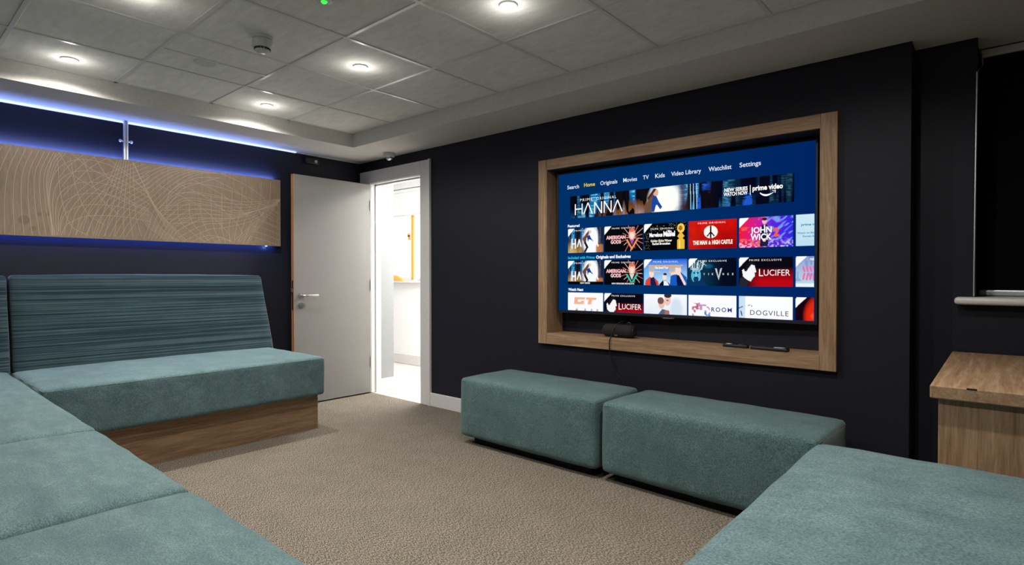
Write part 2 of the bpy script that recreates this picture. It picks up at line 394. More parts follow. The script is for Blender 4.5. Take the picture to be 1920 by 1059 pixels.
# things seen at that window
bm = NB(); box(bm, -0.045, 0.045, -0.045, 0.045, 0, 2.6, 0.008, 2); box(bm, -0.047, 0.047, -0.047, 0.047, 1.36, 1.385, 0.004, 1)
bm.free(); bm = NB(); box(bm, -0.972, -0.926, HY1+0.035, HY1+0.060, WZ0+0.02, WZ1-0.02, 0.004, 1); obj('orange_post', bm, M['orange'], w2)['label'] = 'orange post outside, set into the window frame'  # outdoor post built in the frame plane, not part of the window
bm = NB(); pr_ = [(0.0, 0.078), (0.05, 0.076), (0.10, 0.062), (0.16, 0.035), (0.20, 0.012), (0.21, 0.0), (0.0, 0.0)]
lathe(bm, pr_, 32); cu = obj('orange_cushion', bm, M['orange'], None, smooth=True, loc=(-1.27, HY1-0.0+0.0, WZ0+0.001)); cu.scale = (1, 0.19, 1)
cu.data.transform(Matrix.Diagonal((1, 0.19, 1, 1))); cu.scale = (1, 1, 1)
tag(cu, 'low orange mound lying on the corridor window sill', 'cushion')
bm = NB(); cyl(bm, (0, -0.004, 0.03), (0, 0.004, 0.03), 0.026, 20); box(bm, -0.012, 0.040, -0.004, 0.004, -0.035, 0.03, 0.003, 1)
st = obj('orange_sticker', bm, M['orange'], None, loc=(-1.045+0.0, HY1+0.056, 1.66)); tag(st, 'small orange sticker on the corridor window glass', 'sticker')

# window of the room with its blackout blind
w1 = bpy.data.objects.new('window_1', None); C.objects.link(w1); w1['kind'] = 'structure'; w1['label'] = 'window in the alcove right of the television wall, covered by a black blind'
bm = NB(); box(bm, 4.708, XR, 0.080, 0.42, 1.014, 1.050, 0.016, 4); obj('window_sill', bm, M['white'], w1, smooth=True)
bm = NB(); box(bm, 4.79, XR, 0.385, 0.415, 1.05, ZL); obj('window_frame', bm, M['hallwhite'], w1)
b1 = thing('roller_blind', 'black blackout roller blind pulled right down in the window at the right edge', 'blind', (5.30, 0.355, 1.05))
bm = NB(); box(bm, -0.51, 0.497, -0.0015, 0.0015, 0.02, 1.20); obj('blind_cloth', bm, M['blind'], b1)
bm = NB(); box(bm, -0.51, 0.497, -0.020, 0.020, 1.185, 1.222, 0.006, 2); obj('head_rail', bm, M['white'], b1)
bm = NB(); box(bm, -0.51, 0.497, -0.010, 0.010, 0.002, 0.032, 0.006, 3); obj('bottom_bar', bm, M['alu'], b1, smooth=True)
bm = NB(); tube(bm, [(-0.505, -0.02, 1.20), (-0.498, -0.09, 1.13), (-0.515, -0.222, 1.06), (-0.518, -0.228, 0.55), (-0.520, -0.228, 0.004)], 0.0038, 8)
obj('pull_chain', bm, M['alu'], b1, smooth=True)

# ================================================================== CEILING FITTINGS
LAMPS = [(0.818, -2.517), (0.818, -1.358), (1.985, -1.358), (3.153, -1.358), (1.985, -2.517), (3.153, -2.517), (4.322, -2.517), (4.322, -1.358)]
LAB = ['recessed downlight near the left end of the ceiling tray, above the patterned panel',
       'recessed downlight near the ceiling tray corner closest to the open door',
       'recessed downlight between the smoke detector and the television wall',
       'recessed downlight in front of the television, furthest right one lit in view',
       'recessed downlight at the top edge of the picture, left of the smoke detector',
       'recessed downlight overhead, between the ottomans and the near benches', 'recessed downlight overhead, above the near end of the right bench', 'recessed downlight overhead, nearest one to the wooden cabinet']
for (x, y), lab in zip(LAMPS, LAB):
    t = thing('downlight', lab, 'light', (x, y, ZH), 0, 'recessed downlights in the tiled ceiling')
    bm = NB(); lathe(bm, [(0.028, -0.001), (0.030, -0.006), (0.040, -0.007), (0.044, -0.004), (0.045, 0.0)], 36); obj('trim_ring', bm, M['plastic'], t, smooth=True)
    bm = NB(); lathe(bm, [(0.0, -0.0045), (0.020, -0.004), (0.029, -0.002), (0.029, 0.0)], 28); obj('lens', bm, M['lens'], t, smooth=True)
    light('downlight_beam', 'SPOT', (x, y, ZH-0.010), SPOT_N, (1.0, 0.955, 0.88), spot_size=math.radians(105), spot_blend=1.0, shadow_soft_size=0.025)
    light('downlight_flood', 'SPOT', (x, y, ZH-0.010), SPOT_W, (1.0, 0.945, 0.87), spot_size=math.radians(161), spot_blend=0.35, shadow_soft_size=0.022)
    light('downlight_spill', 'POINT', (x, y, ZH-0.085), SPILL_W, (1.0, 0.955, 0.88), shadow_soft_size=0.02)  # unseen point hung below the lens, added for glow on the tiles

t = thing('smoke_detector', 'white round smoke detector hanging from the ceiling tiles', 'smoke detector', (1.955, -1.935, ZH))
bm = NB(); lathe(bm, [(0.0, 0.0), (0.052, 0.0), (0.053, -0.012), (0.049, -0.016), (0, -0.016)], 40); obj('mounting_base', bm, M['plastic'], t, smooth=True)
bm = NB(); lathe(bm, [(0.0, -0.014), (0.045, -0.014), (0.045, -0.018), (0.050, -0.020), (0.051, -0.052), (0.045, -0.060), (0.040, -0.062), (0.036, -0.062), (0.036, -0.072), (0.0, -0.072)], 40); obj('sensor_body', bm, M['plastic'], t, smooth=True)
bm = NB()
for k in range(14):
    a = 2*PI*k/14; q = Matrix.Rotation(a, 4, 'Z'); b2 = NB(); box(b2, 0.0345, 0.0405, -0.006, 0.006, -0.0715, -0.0625)
    for v in b2.verts: v.co = q @ v.co
    me = bpy.data.meshes.new('tmp'); b2.to_mesh(me); b2.free(); bm.from_mesh(me); bpy.data.meshes.remove(me)
obj('air_slots', bm, M['black'], t)
bm = NB(); lathe(bm, [(0.0, -0.082), (0.030, -0.081), (0.037, -0.076), (0.038, -0.071), (0.0, -0.071)], 32); obj('detector_cap', bm, M['plastic'], t, smooth=True)

bm = NB(); lathe(bm, [(0.0, -0.004), (0.050, -0.004), (0.055, -0.0045), (0.058, -0.003), (0.059, 0.0), (0.0, 0.0)], 40)
tag(obj('blanking_plate', bm, M['ceil'], None, smooth=True, loc=(1.345, -1.985, ZH-0.0001)), 'flat round blanking plate on the narrow ceiling tile', 'cover plate')

t = thing('emergency_light', 'small round emergency light glowing green at the top edge of the picture', 'emergency light', (2.552, -1.935, ZH))
bm = NB(); lathe(bm, [(0.0, 0.0), (0.040, 0.0), (0.039, -0.005), (0.014, -0.007), (0.0, -0.007)], 32); obj('light_housing', bm, M['plastic'], t, smooth=True)
bm = NB(); lathe(bm, [(0.0, -0.014), (0.009, -0.013), (0.014, -0.007), (0.0, -0.006)], 20); obj('indicator_lens', bm, M['green'], t, smooth=True)

t = thing('motion_sensor', 'small white dome sensor on the ceiling border above the door frame', 'sensor', (0.615, -0.120, ZL))
bm = NB(); lathe(bm, [(0.0, 0.0), (0.052, 0.0), (0.052, -0.030), (0.047, -0.036), (0.0, -0.036)], 36); obj('sensor_base', bm, M['plastic'], t, smooth=True)
bm = NB(); lathe(bm, [(0.034, -0.035), (0.033, -0.048), (0.025, -0.060), (0.012, -0.067), (0.0, -0.069)], 30); obj('sensor_dome', bm, M['steel'], t, smooth=True)

t = thing('wall_sensor', 'small black sensor high on the wall beside the lit panel, above the door leaf', 'sensor', (0.0, -0.560, 2.215))
bm = NB(); box(bm, 0.0005, 0.045, -0.060, 0.075, -0.028, 0.028, 0.012, 4); obj('sensor_housing', bm, M['black'], t, smooth=True)
bm = NB(); cyl(bm, (0.043, 0.035, -0.002), (0.052, 0.035, -0.002), 0.013, 20); obj('sensor_eye', bm, M['steel'], t, smooth=True)

# ================================================================== LIT PANEL ON THE LEFT WALL
PY0, PY1, PZ0, PZ1, PX = -3.86, -0.869, 1.412, 1.996, 0.050
t = thing('wall_panel', 'long pale brown wall panel covered in looping cream lines, glowing blue behind its edges', 'wall panel', (0, 0, 0))
bm = NB(); box(bm, 0.034, PX, PY0, PY1, PZ0, PZ1, 0.0015, 1); obj('panel_board', bm, M['panelwood'], t)
bm = NB()
for y in (-3.5, -2.6, -1.8, -1.0): box(bm, 0.0005, 0.034, y-0.02, y+0.02, 1.55, 1.85)
obj('standoff', bm, M['alu'], t)
FAM = [[[[-2.75,1.993],[-2.805,1.828],[-2.841,1.645],[-2.86,1.418]],[[-2.433,1.998],[-2.49,1.823],[-2.482,1.619],[-2.45,1.423]],11],[[[-2.413,1.995],[-2.465,1.909],[-2.489,1.708],[-2.458,1.422]],[[-2.382,2.0],[-2.445,1.88],[-2.481,1.683],[-2.465,1.422]],3],[[[-2.458,1.422],[-2.476,1.709],[-2.424,1.883],[-2.297,1.958],[-2.107,1.929],[-1.89,1.775]],[[-2.417,1.425],[-2.396,1.484],[-2.364,1.519],[-2.261,1.57],[-2.08,1.581],[-1.891,1.561]],6],[[[-2.152,1.991],[-2.077,1.933],[-1.988,1.862],[-1.89,1.746]],[[-2.434,1.946],[-2.415,1.69],[-2.364,1.499],[-2.262,1.433]],5],[[[-2.361,1.99],[-2.248,1.902],[-2.078,1.823],[-1.89,1.775]],[[-2.428,1.986],[-2.33,1.831],[-2.12,1.722],[-1.891,1.632]],2],[[[-2.437,1.43],[-2.389,1.628],[-2.221,1.832],[-1.889,2.032]],[[-2.045,1.431],[-1.99,1.525],[-1.941,1.599],[-1.891,1.661]],13],[[[-2.424,1.819],[-2.382,1.889],[-2.329,1.95],[-2.286,1.993]],[[-2.405,1.691],[-2.33,1.805],[-2.248,1.909],[-2.152,1.991]],3],[[[-2.089,1.987],[-2.165,1.785],[-2.244,1.642],[-2.338,1.429]],[[-1.994,1.995],[-1.989,1.806],[-1.978,1.596],[-1.942,1.443]],8],[[[-2.026,2.073],[-1.947,1.879],[-1.865,1.679],[-1.725,1.42]],[[-2.032,2.072],[-1.918,1.809],[-1.817,1.629],[-1.629,1.418]],6],[[[-1.97,1.856],[-1.9,1.919],[-1.834,1.962],[-1.778,1.991]],[[-1.847,1.681],[-1.691,1.857],[-1.533,1.962],[-1.352,1.987]],8],[[[-1.835,1.654],[-1.678,1.795],[-1.41,1.788],[-1.154,1.777],[-0.892,1.827]],[[-1.668,1.416],[-1.481,1.519],[-1.34,1.55],[-1.116,1.626],[-0.875,1.812]],8],[[[-1.841,1.647],[-1.665,1.853],[-1.479,1.882],[-1.192,1.826],[-0.892,1.707]],[[-1.805,1.609],[-1.647,1.738],[-1.41,1.729],[-1.155,1.669],[-0.893,1.579]],3],[[[-1.78,1.666],[-1.742,1.802],[-1.573,1.921],[-1.381,1.95]],[[-1.78,1.659],[-1.665,1.824],[-1.533,1.89],[-1.381,1.953]],2],[[[-1.698,1.709],[-1.686,1.584],[-1.602,1.497],[-1.488,1.413]],[[-0.957,1.994],[-0.974,1.81],[-1.078,1.606],[-1.163,1.431]],10],[[[-0.875,1.836],[-0.998,1.729],[-1.132,1.579],[-1.268,1.449]],[[-0.875,1.82],[-0.974,1.684],[-1.102,1.519],[-1.156,1.424]],6],[[[-0.99,1.714],[-0.934,1.688],[-0.876,1.66]],[[-1.133,1.487],[-0.999,1.455],[-0.877,1.412]],6],[[[-1.603,1.419],[-1.481,1.475],[-1.376,1.466],[-1.297,1.433]],[[-1.426,1.427],[-1.369,1.452],[-1.319,1.447],[-1.283,1.426]],3],[[[-1.367,1.985],[-1.191,1.925],[-1.037,1.835],[-0.901,1.698]],[[-1.822,1.834],[-1.548,1.709],[-1.34,1.528],[-1.297,1.433]],5],[[[-1.925,1.673],[-1.854,1.585],[-1.806,1.506],[-1.681,1.415]],[[-1.96,1.616],[-1.908,1.526],[-1.83,1.463],[-1.788,1.417]],7],[[[-1.805,1.685],[-1.48,1.715],[-1.23,1.678],[-0.892,1.771]],[[-1.762,1.55],[-1.548,1.58],[-1.267,1.63],[-0.892,1.803]],5],[[[-1.926,1.424],[-1.89,1.541],[-1.866,1.624],[-1.841,1.681]],[[-1.744,1.433],[-1.693,1.506],[-1.641,1.544],[-1.548,1.594]],8]]
vs, fs = [], []
RC = [0]
def ribbon(P, wd=0.0015, x=PX+0.0003):
    RC[0] += 1; x += RC[0]*6e-6
    P = cat_rom([(p[0], p[1], 0) for p in P], 10)
    run = []
    def flush(run):
        if len(run) < 2: return
        base = len(vs)
        for i, p in enumerate(run):
            d = run[min(i+1, len(run)-1)]-run[max(i-1, 0)]; L = max(d.length, 1e-9); nx, ny = -d.y/L*wd, d.x/L*wd
            vs.append((x, p.x+nx, p.y+ny)); vs.append((x, p.x-nx, p.y-ny))
        for i in range(len(run)-1):
            a = base+2*i; fs.append((a, a+1, a+3, a+2))
    for p in P:
        if PY0+0.003 < p.x < PY1-0.003 and PZ0+0.003 < p.y < PZ1-0.003: run.append(p)
        else: flush(run); run = []
    flush(run)
for Pa, Qa, n in FAM:
    m_ = max(len(Pa), len(Qa))
    def rs(L): return L if len(L) == m_ else [tuple(v) for v in [cat_rom([(a, b, 0) for a, b in L], 20)[int(round(i*(len(L)-1)*20/(m_-1)))][:2] for i in range(m_)]]
    Pb, Qb = rs(Pa), rs(Qa)
    for k in range(n):
        f = k/max(1, n-1)
        if n == 11: f = 1-(1-f)**1.35
        ribbon([(a[0]*(1-f)+b[0]*f, a[1]*(1-f)+b[1]*f) for a, b in zip(Pb, Qb)])
# the sweep goes on beyond the left edge of the picture
for k in range(9): ribbon([(-2.74-k*0.12, 1.995), (-2.84-k*0.11, 1.83), (-2.90-k*0.10, 1.65), (-2.92-k*0.09, 1.415)])
me = bpy.data.meshes.new('line_pattern'); me.from_pydata(vs, [], fs); me.materials.append(M['line'])
lp_ = bpy.data.objects.new('line_pattern', me); C.objects.link(lp_); lp_.parent = t
bm = NB()
for (y, z, r) in ((-2.610, 1.515, 0.030), (-2.564, 1.463, 0.017), (-2.53, 1.56, 0.014), (-2.49, 1.56, 0.011)): cyl(bm, (PX-0.001, y, z), (PX+0.0003, y, z), r, 28)
obj('round_stain', bm, M['spot'], t)
bm = NB(); box(bm, 0.012, 0.030, PY0+0.03, PY1-0.03, PZ1-0.016, PZ1-0.008); obj('led_strip', bm, M['led'], t)
bm = NB(); box(bm, 0.012, 0.030, PY0+0.03, PY1-0.03, PZ0+0.008, PZ0+0.016); obj('led_strip', bm, M['led'], t)
bm = NB(); box(bm, 0.022, 0.034, -0.998, -0.982, PZ0-0.003, PZ0+0.006, 0.002, 1); obj('led_chip', bm, M['led_end'], t)
L1 = PY1-PY0-0.08; yc = (PY0+PY1)/2
light('panel_led_top', 'AREA', (0.026, yc, PZ1-0.004), LED_T, (0.20, 0.33, 1.0), rot=(0, math.radians(146), 0), shape='RECTANGLE', size=0.010, size_y=L1, spread=math.radians(160))
light('panel_led_end', 'POINT', (0.016, -0.99, PZ0-0.012), 0.10, (0.2, 0.45, 1.0), shadow_soft_size=0.004)
light('panel_led_bottom', 'AREA', (0.021, yc, PZ0+0.004), LED_B, (0.03, 0.12, 1.0), rot=(0, 0, 0), shape='RECTANGLE', size=0.016, size_y=L1)
# the hanger: a pair of aluminium rods with a clip
t = thing('panel_hanger', 'upright aluminium hanger rod between the ceiling and the lit wall panel', 'bracket', (0.046, -2.036, 0))
for s in (-1, 1):
    bm = NB(); cyl(bm, (0, s*0.0085, PZ1), (0, s*0.0085, ZL), 0.0075, 14); obj('hanger_rod', bm, M['alu'], t, smooth=True)
bm = NB(); box(bm, -0.046, -0.004, -0.006, 0.006, PZ1, ZL); obj('hanger_web', bm, M['alu'], t)
bm = NB(); cyl(bm, (0.0, -0.036, 2.130), (0.0, 0.036, 2.130), 0.006, 14)
for s in (-1, 1): bmesh.ops.create_uvsphere(bm, u_segments=14, v_segments=8, radius=0.011, matrix=Matrix.Translation((0, s*0.034, 2.130)))
obj('hanger_clip', bm, M['alu'], t, smooth=True)
# cool white line of light where the ceiling border meets the left wall
t = thing('cove_light', 'thin blue white line of light along the top of the left wall', 'light', (0, 0, 0))
bm = NB(); box(bm, 0.0005, 0.010, PY0, -0.70, ZL-0.012, ZL-0.0005); obj('light_channel', bm, M['alu'], t)
bm = NB(); box(bm, 0.010, 0.012, PY0, -0.70, ZL-0.010, ZL-0.001); obj('light_lens', bm, M['led_white'], t)
light('cove_glow', 'AREA', (0.016, (PY0-0.70)/2, ZL-0.010), COVE_W, (0.42, 0.52, 1.0), rot=(0, -PI/2-0.5, 0), shape='RECTANGLE', size=0.006, size_y=-PY0-0.70)
bm = NB(); box(bm, 0.0005, 0.008, -0.70, -0.022, ZL-0.008, ZL-0.0005); struct('trim_1', bm, M['white'])

# ================================================================== SEATING
def soft(bm, x0, x1, y0, y1, z0, z1, r=0.03, puff=0.008, cuts=14, seg=4, side=0.02):
    """an upholstered block: rounded edges, faces very slightly domed and uneven"""
    b2 = NB(); box(b2, x0, x1, y0, y1, z0, z1)
    bmesh.ops.subdivide_edges(b2, edges=b2.edges[:], cuts=cuts, use_grid_fill=True)
    cx, cy, cz = (x0+x1)/2, (y0+y1)/2, (z0+z1)/2; hx, hy, hz = (x1-x0)/2, (y1-y0)/2, (z1-z0)/2
    # pull cut lines towards the edges so the rounding has vertices to use
    def warp(u):
        return math.copysign(1-max(0.0, 1-abs(u))**1.9, u)
    for v in b2.verts:
        u = Vector((warp((v.co.x-cx)/hx), warp((v.co.y-cy)/hy), warp((v.co.z-cz)/hz)))
        p = Vector((u.x*hx, u.y*hy, u.z*hz))
        q = Vector((max(-hx+r, min(hx-r, p.x)), max(-hy+r, min(hy-r, p.y)), max(-hz+r, min(hz-r, p.z))))
        d = p-q
        if d.length > 1e-9: p = q+d.normalized()*r
        fx, fy, fz = (1-u.x**2), (1-u.y**2), (1-u.z**2)
        n_ = Vector((u.x if abs(u.x) > 0.97 else 0, u.y if abs(u.y) > 0.97 else 0, u.z if abs(u.z) > 0.97 else 0))
        p += Vector((n_.x*fy*fz*side, n_.y*fx*fz*side, n_.z*fx*fy))*puff*2
        wob = 0.0012*math.sin(p.x*23+p.y*17+p.z*11)*r/0.03
        p += Vector((wob*n_.x, wob*n_.y, wob*n_.z))
        v.co = p+Vector((cx, cy, cz))
    me = bpy.data.meshes.new('tmp'); b2.to_mesh(me); b2.free(); bm.from_mesh(me); bpy.data.meshes.remove(me)
    return bm
def piping(x0, x1, y0, y1, z, r, pr=0.0035):
    P = []
    for (cx, cy, a0) in ((x1-r, y1-r, 0), (x0+r, y1-r, 90), (x0+r, y0+r, 180), (x1-r, y0+r, 270)):
        for k in range(5):
            a = math.radians(a0+k*22.5); P.append((cx+r*math.cos(a), cy+r*math.sin(a), z))
    bm = NB(); tube(bm, P, pr, 8, closed=True); return bm
SZ, SB = 0.555, 0.272           # seat top and underside
# bench along the left wall
t = thing('banquette_bench', 'teal bench against the left wall with a tall striped backrest and wooden plinth', 'bench', (0.0, -2.700, 0))
Y1 = 1.640
bm = NB(); soft(bm, 0.06, 1.095, 0.0, Y1, SB, SZ, 0.028, 0.005); obj('seat_cushion', bm, M['teal_y'], t, smooth=60)
bm = NB(); box(bm, 0.02, 0.971, 0.0, Y1+0.008, 0.0, SB-0.002, 0.002, 1); obj('plinth', bm, M['wood_y'], t)
def backrest(y0, y1, slope=0.0):
    bm = NB(); soft(bm, -0.075, 0.075, y0, y1, 0, 0.640, 0.026, 0.005)
    # shear the block so that it leans back against the wall and ends with a sloped side
    for v in bm.verts:
        k = v.co.z/0.64; v.co.y -= slope*k*max(0.0, (v.co.y-y0)/(y1-y0))**3; v.co.x = v.co.x*(1-0.35*k)+0.175-0.10*k; v.co.z += 0.515
    return bm
obj('backrest', backrest(0.006, Y1+0.035, 0.055), M['stripe'], t, smooth=60)
bm = NB(); obj('piping', piping(0.066, 1.090, 0.006, Y1-0.006, SZ-0.016, 0.026), M['teal_otto'], t, smooth=True)
bm.free()
# corner and near run: benches in front of the near wall
def bench(label, x0, x1, y0, y1, px0=None, px1=None, py0=None, py1=None, back=None, m='teal'):
    t = thing('banquette_bench', label, 'bench', (x0, y0, 0), 0, None)
    W, D = x1-x0, y1-y0; px0 = px0 or 0.004; px1 = px1 or 0.004; py0 = py0 or 0.004; py1 = py1 or 0.004
    bm = NB(); soft(bm, 0, W, 0, D, SB, SZ+0.003, 0.030, 0.009); obj('seat_cushion', bm, M[m], t, smooth=60)
    bm = NB(); box(bm, px0 or 0, W-(px1 or 0), py0 or 0, D-(py1 or 0), 0, SB-0.002, 0.002, 1); obj('plinth', bm, M['wood_x'], t)
    bm = NB(); tube(bm, [(0.035, D+0.0002, SZ-0.024), (W-0.035, D+0.0002, SZ-0.024)], 0.0035, 8); obj('piping', bm, M['teal_otto'], t, smooth=True)
    return t
YF = -2.715; YB = -3.62
c0 = bench('teal corner bench in the left foreground touching the striped bench', 0.075, 2.194, YB, YF, py1=0.12)
b_ = NB(); b_.free()
bk = obj('backrest', backrest(YB+3.6-3.6-c0.location.y+0.0, YF+0.008-c0.location.y), M['stripe'], c0, smooth=60); bk.location = (-0.075, 0, 0)
bench('teal bench in the left foreground, between the corner bench and the closest one', 2.202, 3.152, YB, YF, py1=0.12)
bench('teal bench lowest at the left edge of the picture, closest to the viewer', 3.158, 4.112, YB, YF, py1=0.12)
bench('teal corner bench joining the near benches to the right bench', 4.118, 5.30, YB, YF, py1=0.12)
r_ = bench('wide teal bench in the right foreground, in front of the wooden cabinet', 4.375, 5.30, YF+0.006, -1.075, px0=0.12, py1=0.10, m='teal_y')
# ottomans under the television
def ottoman(label, loc, W, D, H, rz):
    t = thing('ottoman', label, 'ottoman', loc, rz, 'ottomans under the television')
    bm = NB(); soft(bm, 0, W, 0, D, 0.052, H, 0.028, 0.006, side=0.7); obj('upholstered_block', bm, M['teal_otto'], t, smooth=60)
    obj('piping', piping(0.005, W-0.005, 0.005, D-0.005, H-0.022, 0.028, 0.004), M['teal_otto'], t, smooth=True)
    bm = NB(); box(bm, 0.075, W-0.075, 0.075, D-0.06, 0, 0.056); obj('base_board', bm, M['gap'], t)
ottoman('left teal box ottoman, nearer the open door', (2.052, -0.612, 0), 1.105, 0.505, 0.452, math.radians(-0.6))
ottoman('right teal box ottoman, below the remote controls', (3.186, -0.610, 0), 1.105, 0.500, 0.448, math.radians(-2.2))

# ================================================================== CABINET
t = thing('cabinet', 'low oak cabinet with overhanging top, under the window at the right edge', 'cabinet', (4.700, -0.985, 0))
bm = NB(); box(bm, 0.0, 1.05, 0.0, 1.12, 0.742, 0.786, 0.004, 2); obj('cabinet_top', bm, M['wood_y'], t)
bm = NB(); box(bm, 0.022, 1.03, 0.022, 1.10, 0.0, 0.741, 0.0015, 1); obj('cabinet_body', bm, M['wood_z'], t)
bm = NB(); box(bm, 0.096, 0.122, -0.0006, 0.004, 0.7815, 0.7868, 0.0004, 1); obj('edge_chip', bm, M['black'], t)

# ================================================================== TELEVISION WALL
t = thing('picture_surround', 'oak surround framing the recessed television', 'frame', (0, 0, 0)); t.name = 'television_surround'
FY = -0.034; BY = 0.160; FX0, FX1, FZ0, FZ1 = 2.288, 4.237, 0.655, 1.996
bm = NB(); box(bm, FX0, NX0, FY, BY if False else -0.0005, FZ0, FZ1, 0.002, 1); box(bm, NX0-0.0, NX0+0.004, FY+0.001, BY, NZ0, NZ1); obj('side_board', bm, M['wood_z'], t)
bm = NB(); box(bm, NX1, FX1, FY, -0.0005, FZ0, FZ1, 0.002, 1); box(bm, NX1-0.004, NX1, FY+0.001, BY, NZ0, NZ1); obj('side_board', bm, M['wood_z'], t)
bm = NB(); box(bm, NX0+0.0005, NX1-0.0005, FY+0.001, -0.0005, NZ1, FZ1, 0.002, 1); obj('top_board', bm, M['wood_x'], t)
bm = NB(); box(bm, NX0+0.004, NX1-0.004, FY+0.002, BY, NZ1-0.004, NZ1+0.001); obj('top_shade_liner', bm, M['gap'], t)['label'] = 'black liner painted as the shade under the top board'  # black colour stands in for shade on the oak underside
bm = NB(); box(bm, NX0+0.0005, NX1-0.0005, FY+0.001, -0.0005, FZ0, NZ0, 0.002, 1); box(bm, NX0+0.004, NX1-0.004, FY+0.002, BY, NZ0-0.001, NZ0+0.004); obj('bottom_shelf', bm, M['wood_x'], t)
SHZ = NZ0+0.0045
# television, slightly angled
TVW, TVH = 1.694, 0.990
tv = thing('television', 'large wall television showing a dark blue menu of film thumbnails', 'television', (3.261, 0.0760, 1.395), math.atan2(0.050, 1.694))
bm = NB()
bz = 0.011
for a in ((-TVW/2-bz, -TVW/2, -TVH/2-bz-0.006, TVH/2+bz), (TVW/2, TVW/2+bz, -TVH/2-bz-0.006, TVH/2+bz), (-TVW/2, TVW/2, TVH/2, TVH/2+bz), (-TVW/2, TVW/2, -TVH/2-bz-0.006, -TVH/2)):
    box(bm, a[0], a[1], -0.006, 0.014, a[2], a[3], 0.001, 1)
obj('bezel', bm, M['black'], tv)
bm = NB(); box(bm, -TVW/2-0.004, TVW/2+0.004, 0.002, 0.045, -TVH/2-0.008, TVH/2+0.006, 0.003, 1); obj('rear_housing', bm, M['black'], tv)
bm = NB(); box(bm, -0.045, 0.045, -0.005, 0.012, -TVH/2-0.026, -TVH/2-0.015, 0.003, 2); lg = obj('logo_tab', bm, M['black'], tv)
bm = NB()
for k in range(7): box(bm, -0.030+k*0.0088, -0.030+k*0.0088+0.0062, -0.0056, -0.0048, -TVH/2-0.0225, -TVH/2-0.0180)
obj('logo_lettering', bm, M['alu'], lg)
bm = NB(); box(bm, -0.25, 0.25, 0.045, 0.060, -0.2, 0.2); obj('wall_bracket', bm, M['black'], tv)
# ---- the lit picture: a fine grid of coloured points plus lettering
SW, SH = 700, 410
gu = (np.arange(SW+1)/SW)[None, :].repeat(SH+1, 0); gv = (np.arange(SH+1)/SH)[:, None].repeat(SW+1, 1)
IMG = np.zeros((SH+1, SW+1, 3))
def lin(c): c = np.array(c, float)/255.0; return np.where(c <= 0.04045, c/12.92, ((c+0.055)/1.055)**2.4)
def put(mask, col, a=1.0):
    col = lin(col) if not isinstance(col, np.ndarray) else col
    m = (mask.astype(float)*a)[..., None]; IMG[:] = IMG*(1-m)+col*m
IMG[:] = lin((0, 48, 104)); put(np.ones_like(gu), (0, 32, 96), 1.0*np.clip((gu-0.5)*1.6, 0, 1))
rg = np.random.RandomState(5)
def vnoise(u, v, seed, fu, fv):
    """smooth random field"""
    r = np.random.RandomState(seed).rand(64, 64); x = (u*fu) % 63; y = (v*fv) % 63
    i, j = x.astype(int), y.astype(int); fx, fy = x-i, y-j; fx = fx*fx*(3-2*fx); fy = fy*fy*(3-2*fy)
    return (r[j, i]*(1-fx)+r[j, i+1]*fx)*(1-fy)+(r[j+1, i]*(1-fx)+r[j+1, i+1]*fx)*fy
class Card:
    def __init__(s, u0, u1, v0, v1, hv=None):
        s.b = (u0, u1, v0, v1); hv = hv or (v1-v0); s.x = (gu-u0)/(u1-u0); s.y = (gv-v0)/hv; s.asp = 1.78
        s.m = (gu >= u0) & (gu <= u1) & (gv >= v0) & (gv <= v1)
    def fill(s, col, a=1.0): put(s.m, col, a)
    def grad(s, c0, c1, axis='y'):
        t = np.clip(s.x if axis == 'x' else s.y, 0, 1)[..., None]; c = lin(c0)*(1-t)+lin(c1)*t; IMG[:] = np.where(s.m[..., None], c, IMG)
    def ell(s, cx, cy, rx, ry, col, a=1.0, soft=0.0):
        d = ((s.x-cx)/rx)**2+((s.y-cy)/ry)**2
        k = np.clip((1.0-d)/max(soft, 1e-3), 0, 1) if soft else (d < 1)*1.0
        put(s.m*k, col, a)
    def poly(s, P, col, a=1.0):
        ins = np.zeros_like(gu, bool); n = len(P)
        for i in range(n):
            (x1, y1), (x2, y2) = P[i], P[(i+1) % n]
            if y1 == y2: continue
            c = ((y1 > s.y) != (y2 > s.y)) & (s.x < (x2-x1)*(s.y-y1)/(y2-y1)+x1); ins ^= c
        put(s.m & ins, col, a)
    def line(s, p, q, wd, col, a=1.0):
        dx, dy = q[0]-p[0], q[1]-p[1]; L = dx*dx+dy*dy; t = np.clip(((s.x-p[0])*dx+(s.y-p[1])*dy)/max(L, 1e-9), 0, 1)
        d = np.hypot((s.x-p[0]-t*dx)*s.asp, s.y-p[1]-t*dy); put(s.m & (d < wd), col, a)
    def corner(s): s.poly([(0.0, 0.05), (0.0, 0.34), (0.19, 0.0), (0.02, 0.0)], (255, 255, 255))
U_ = [0.0472, 0.2249, 0.4012, 0.5799, 0.7608, 0.9422]; CW = 0.1722
R1, R2, R3 = (0.4035, 0.5790), (0.6385, 0.8080), (0.8675, 0.9970); RH = 0.172
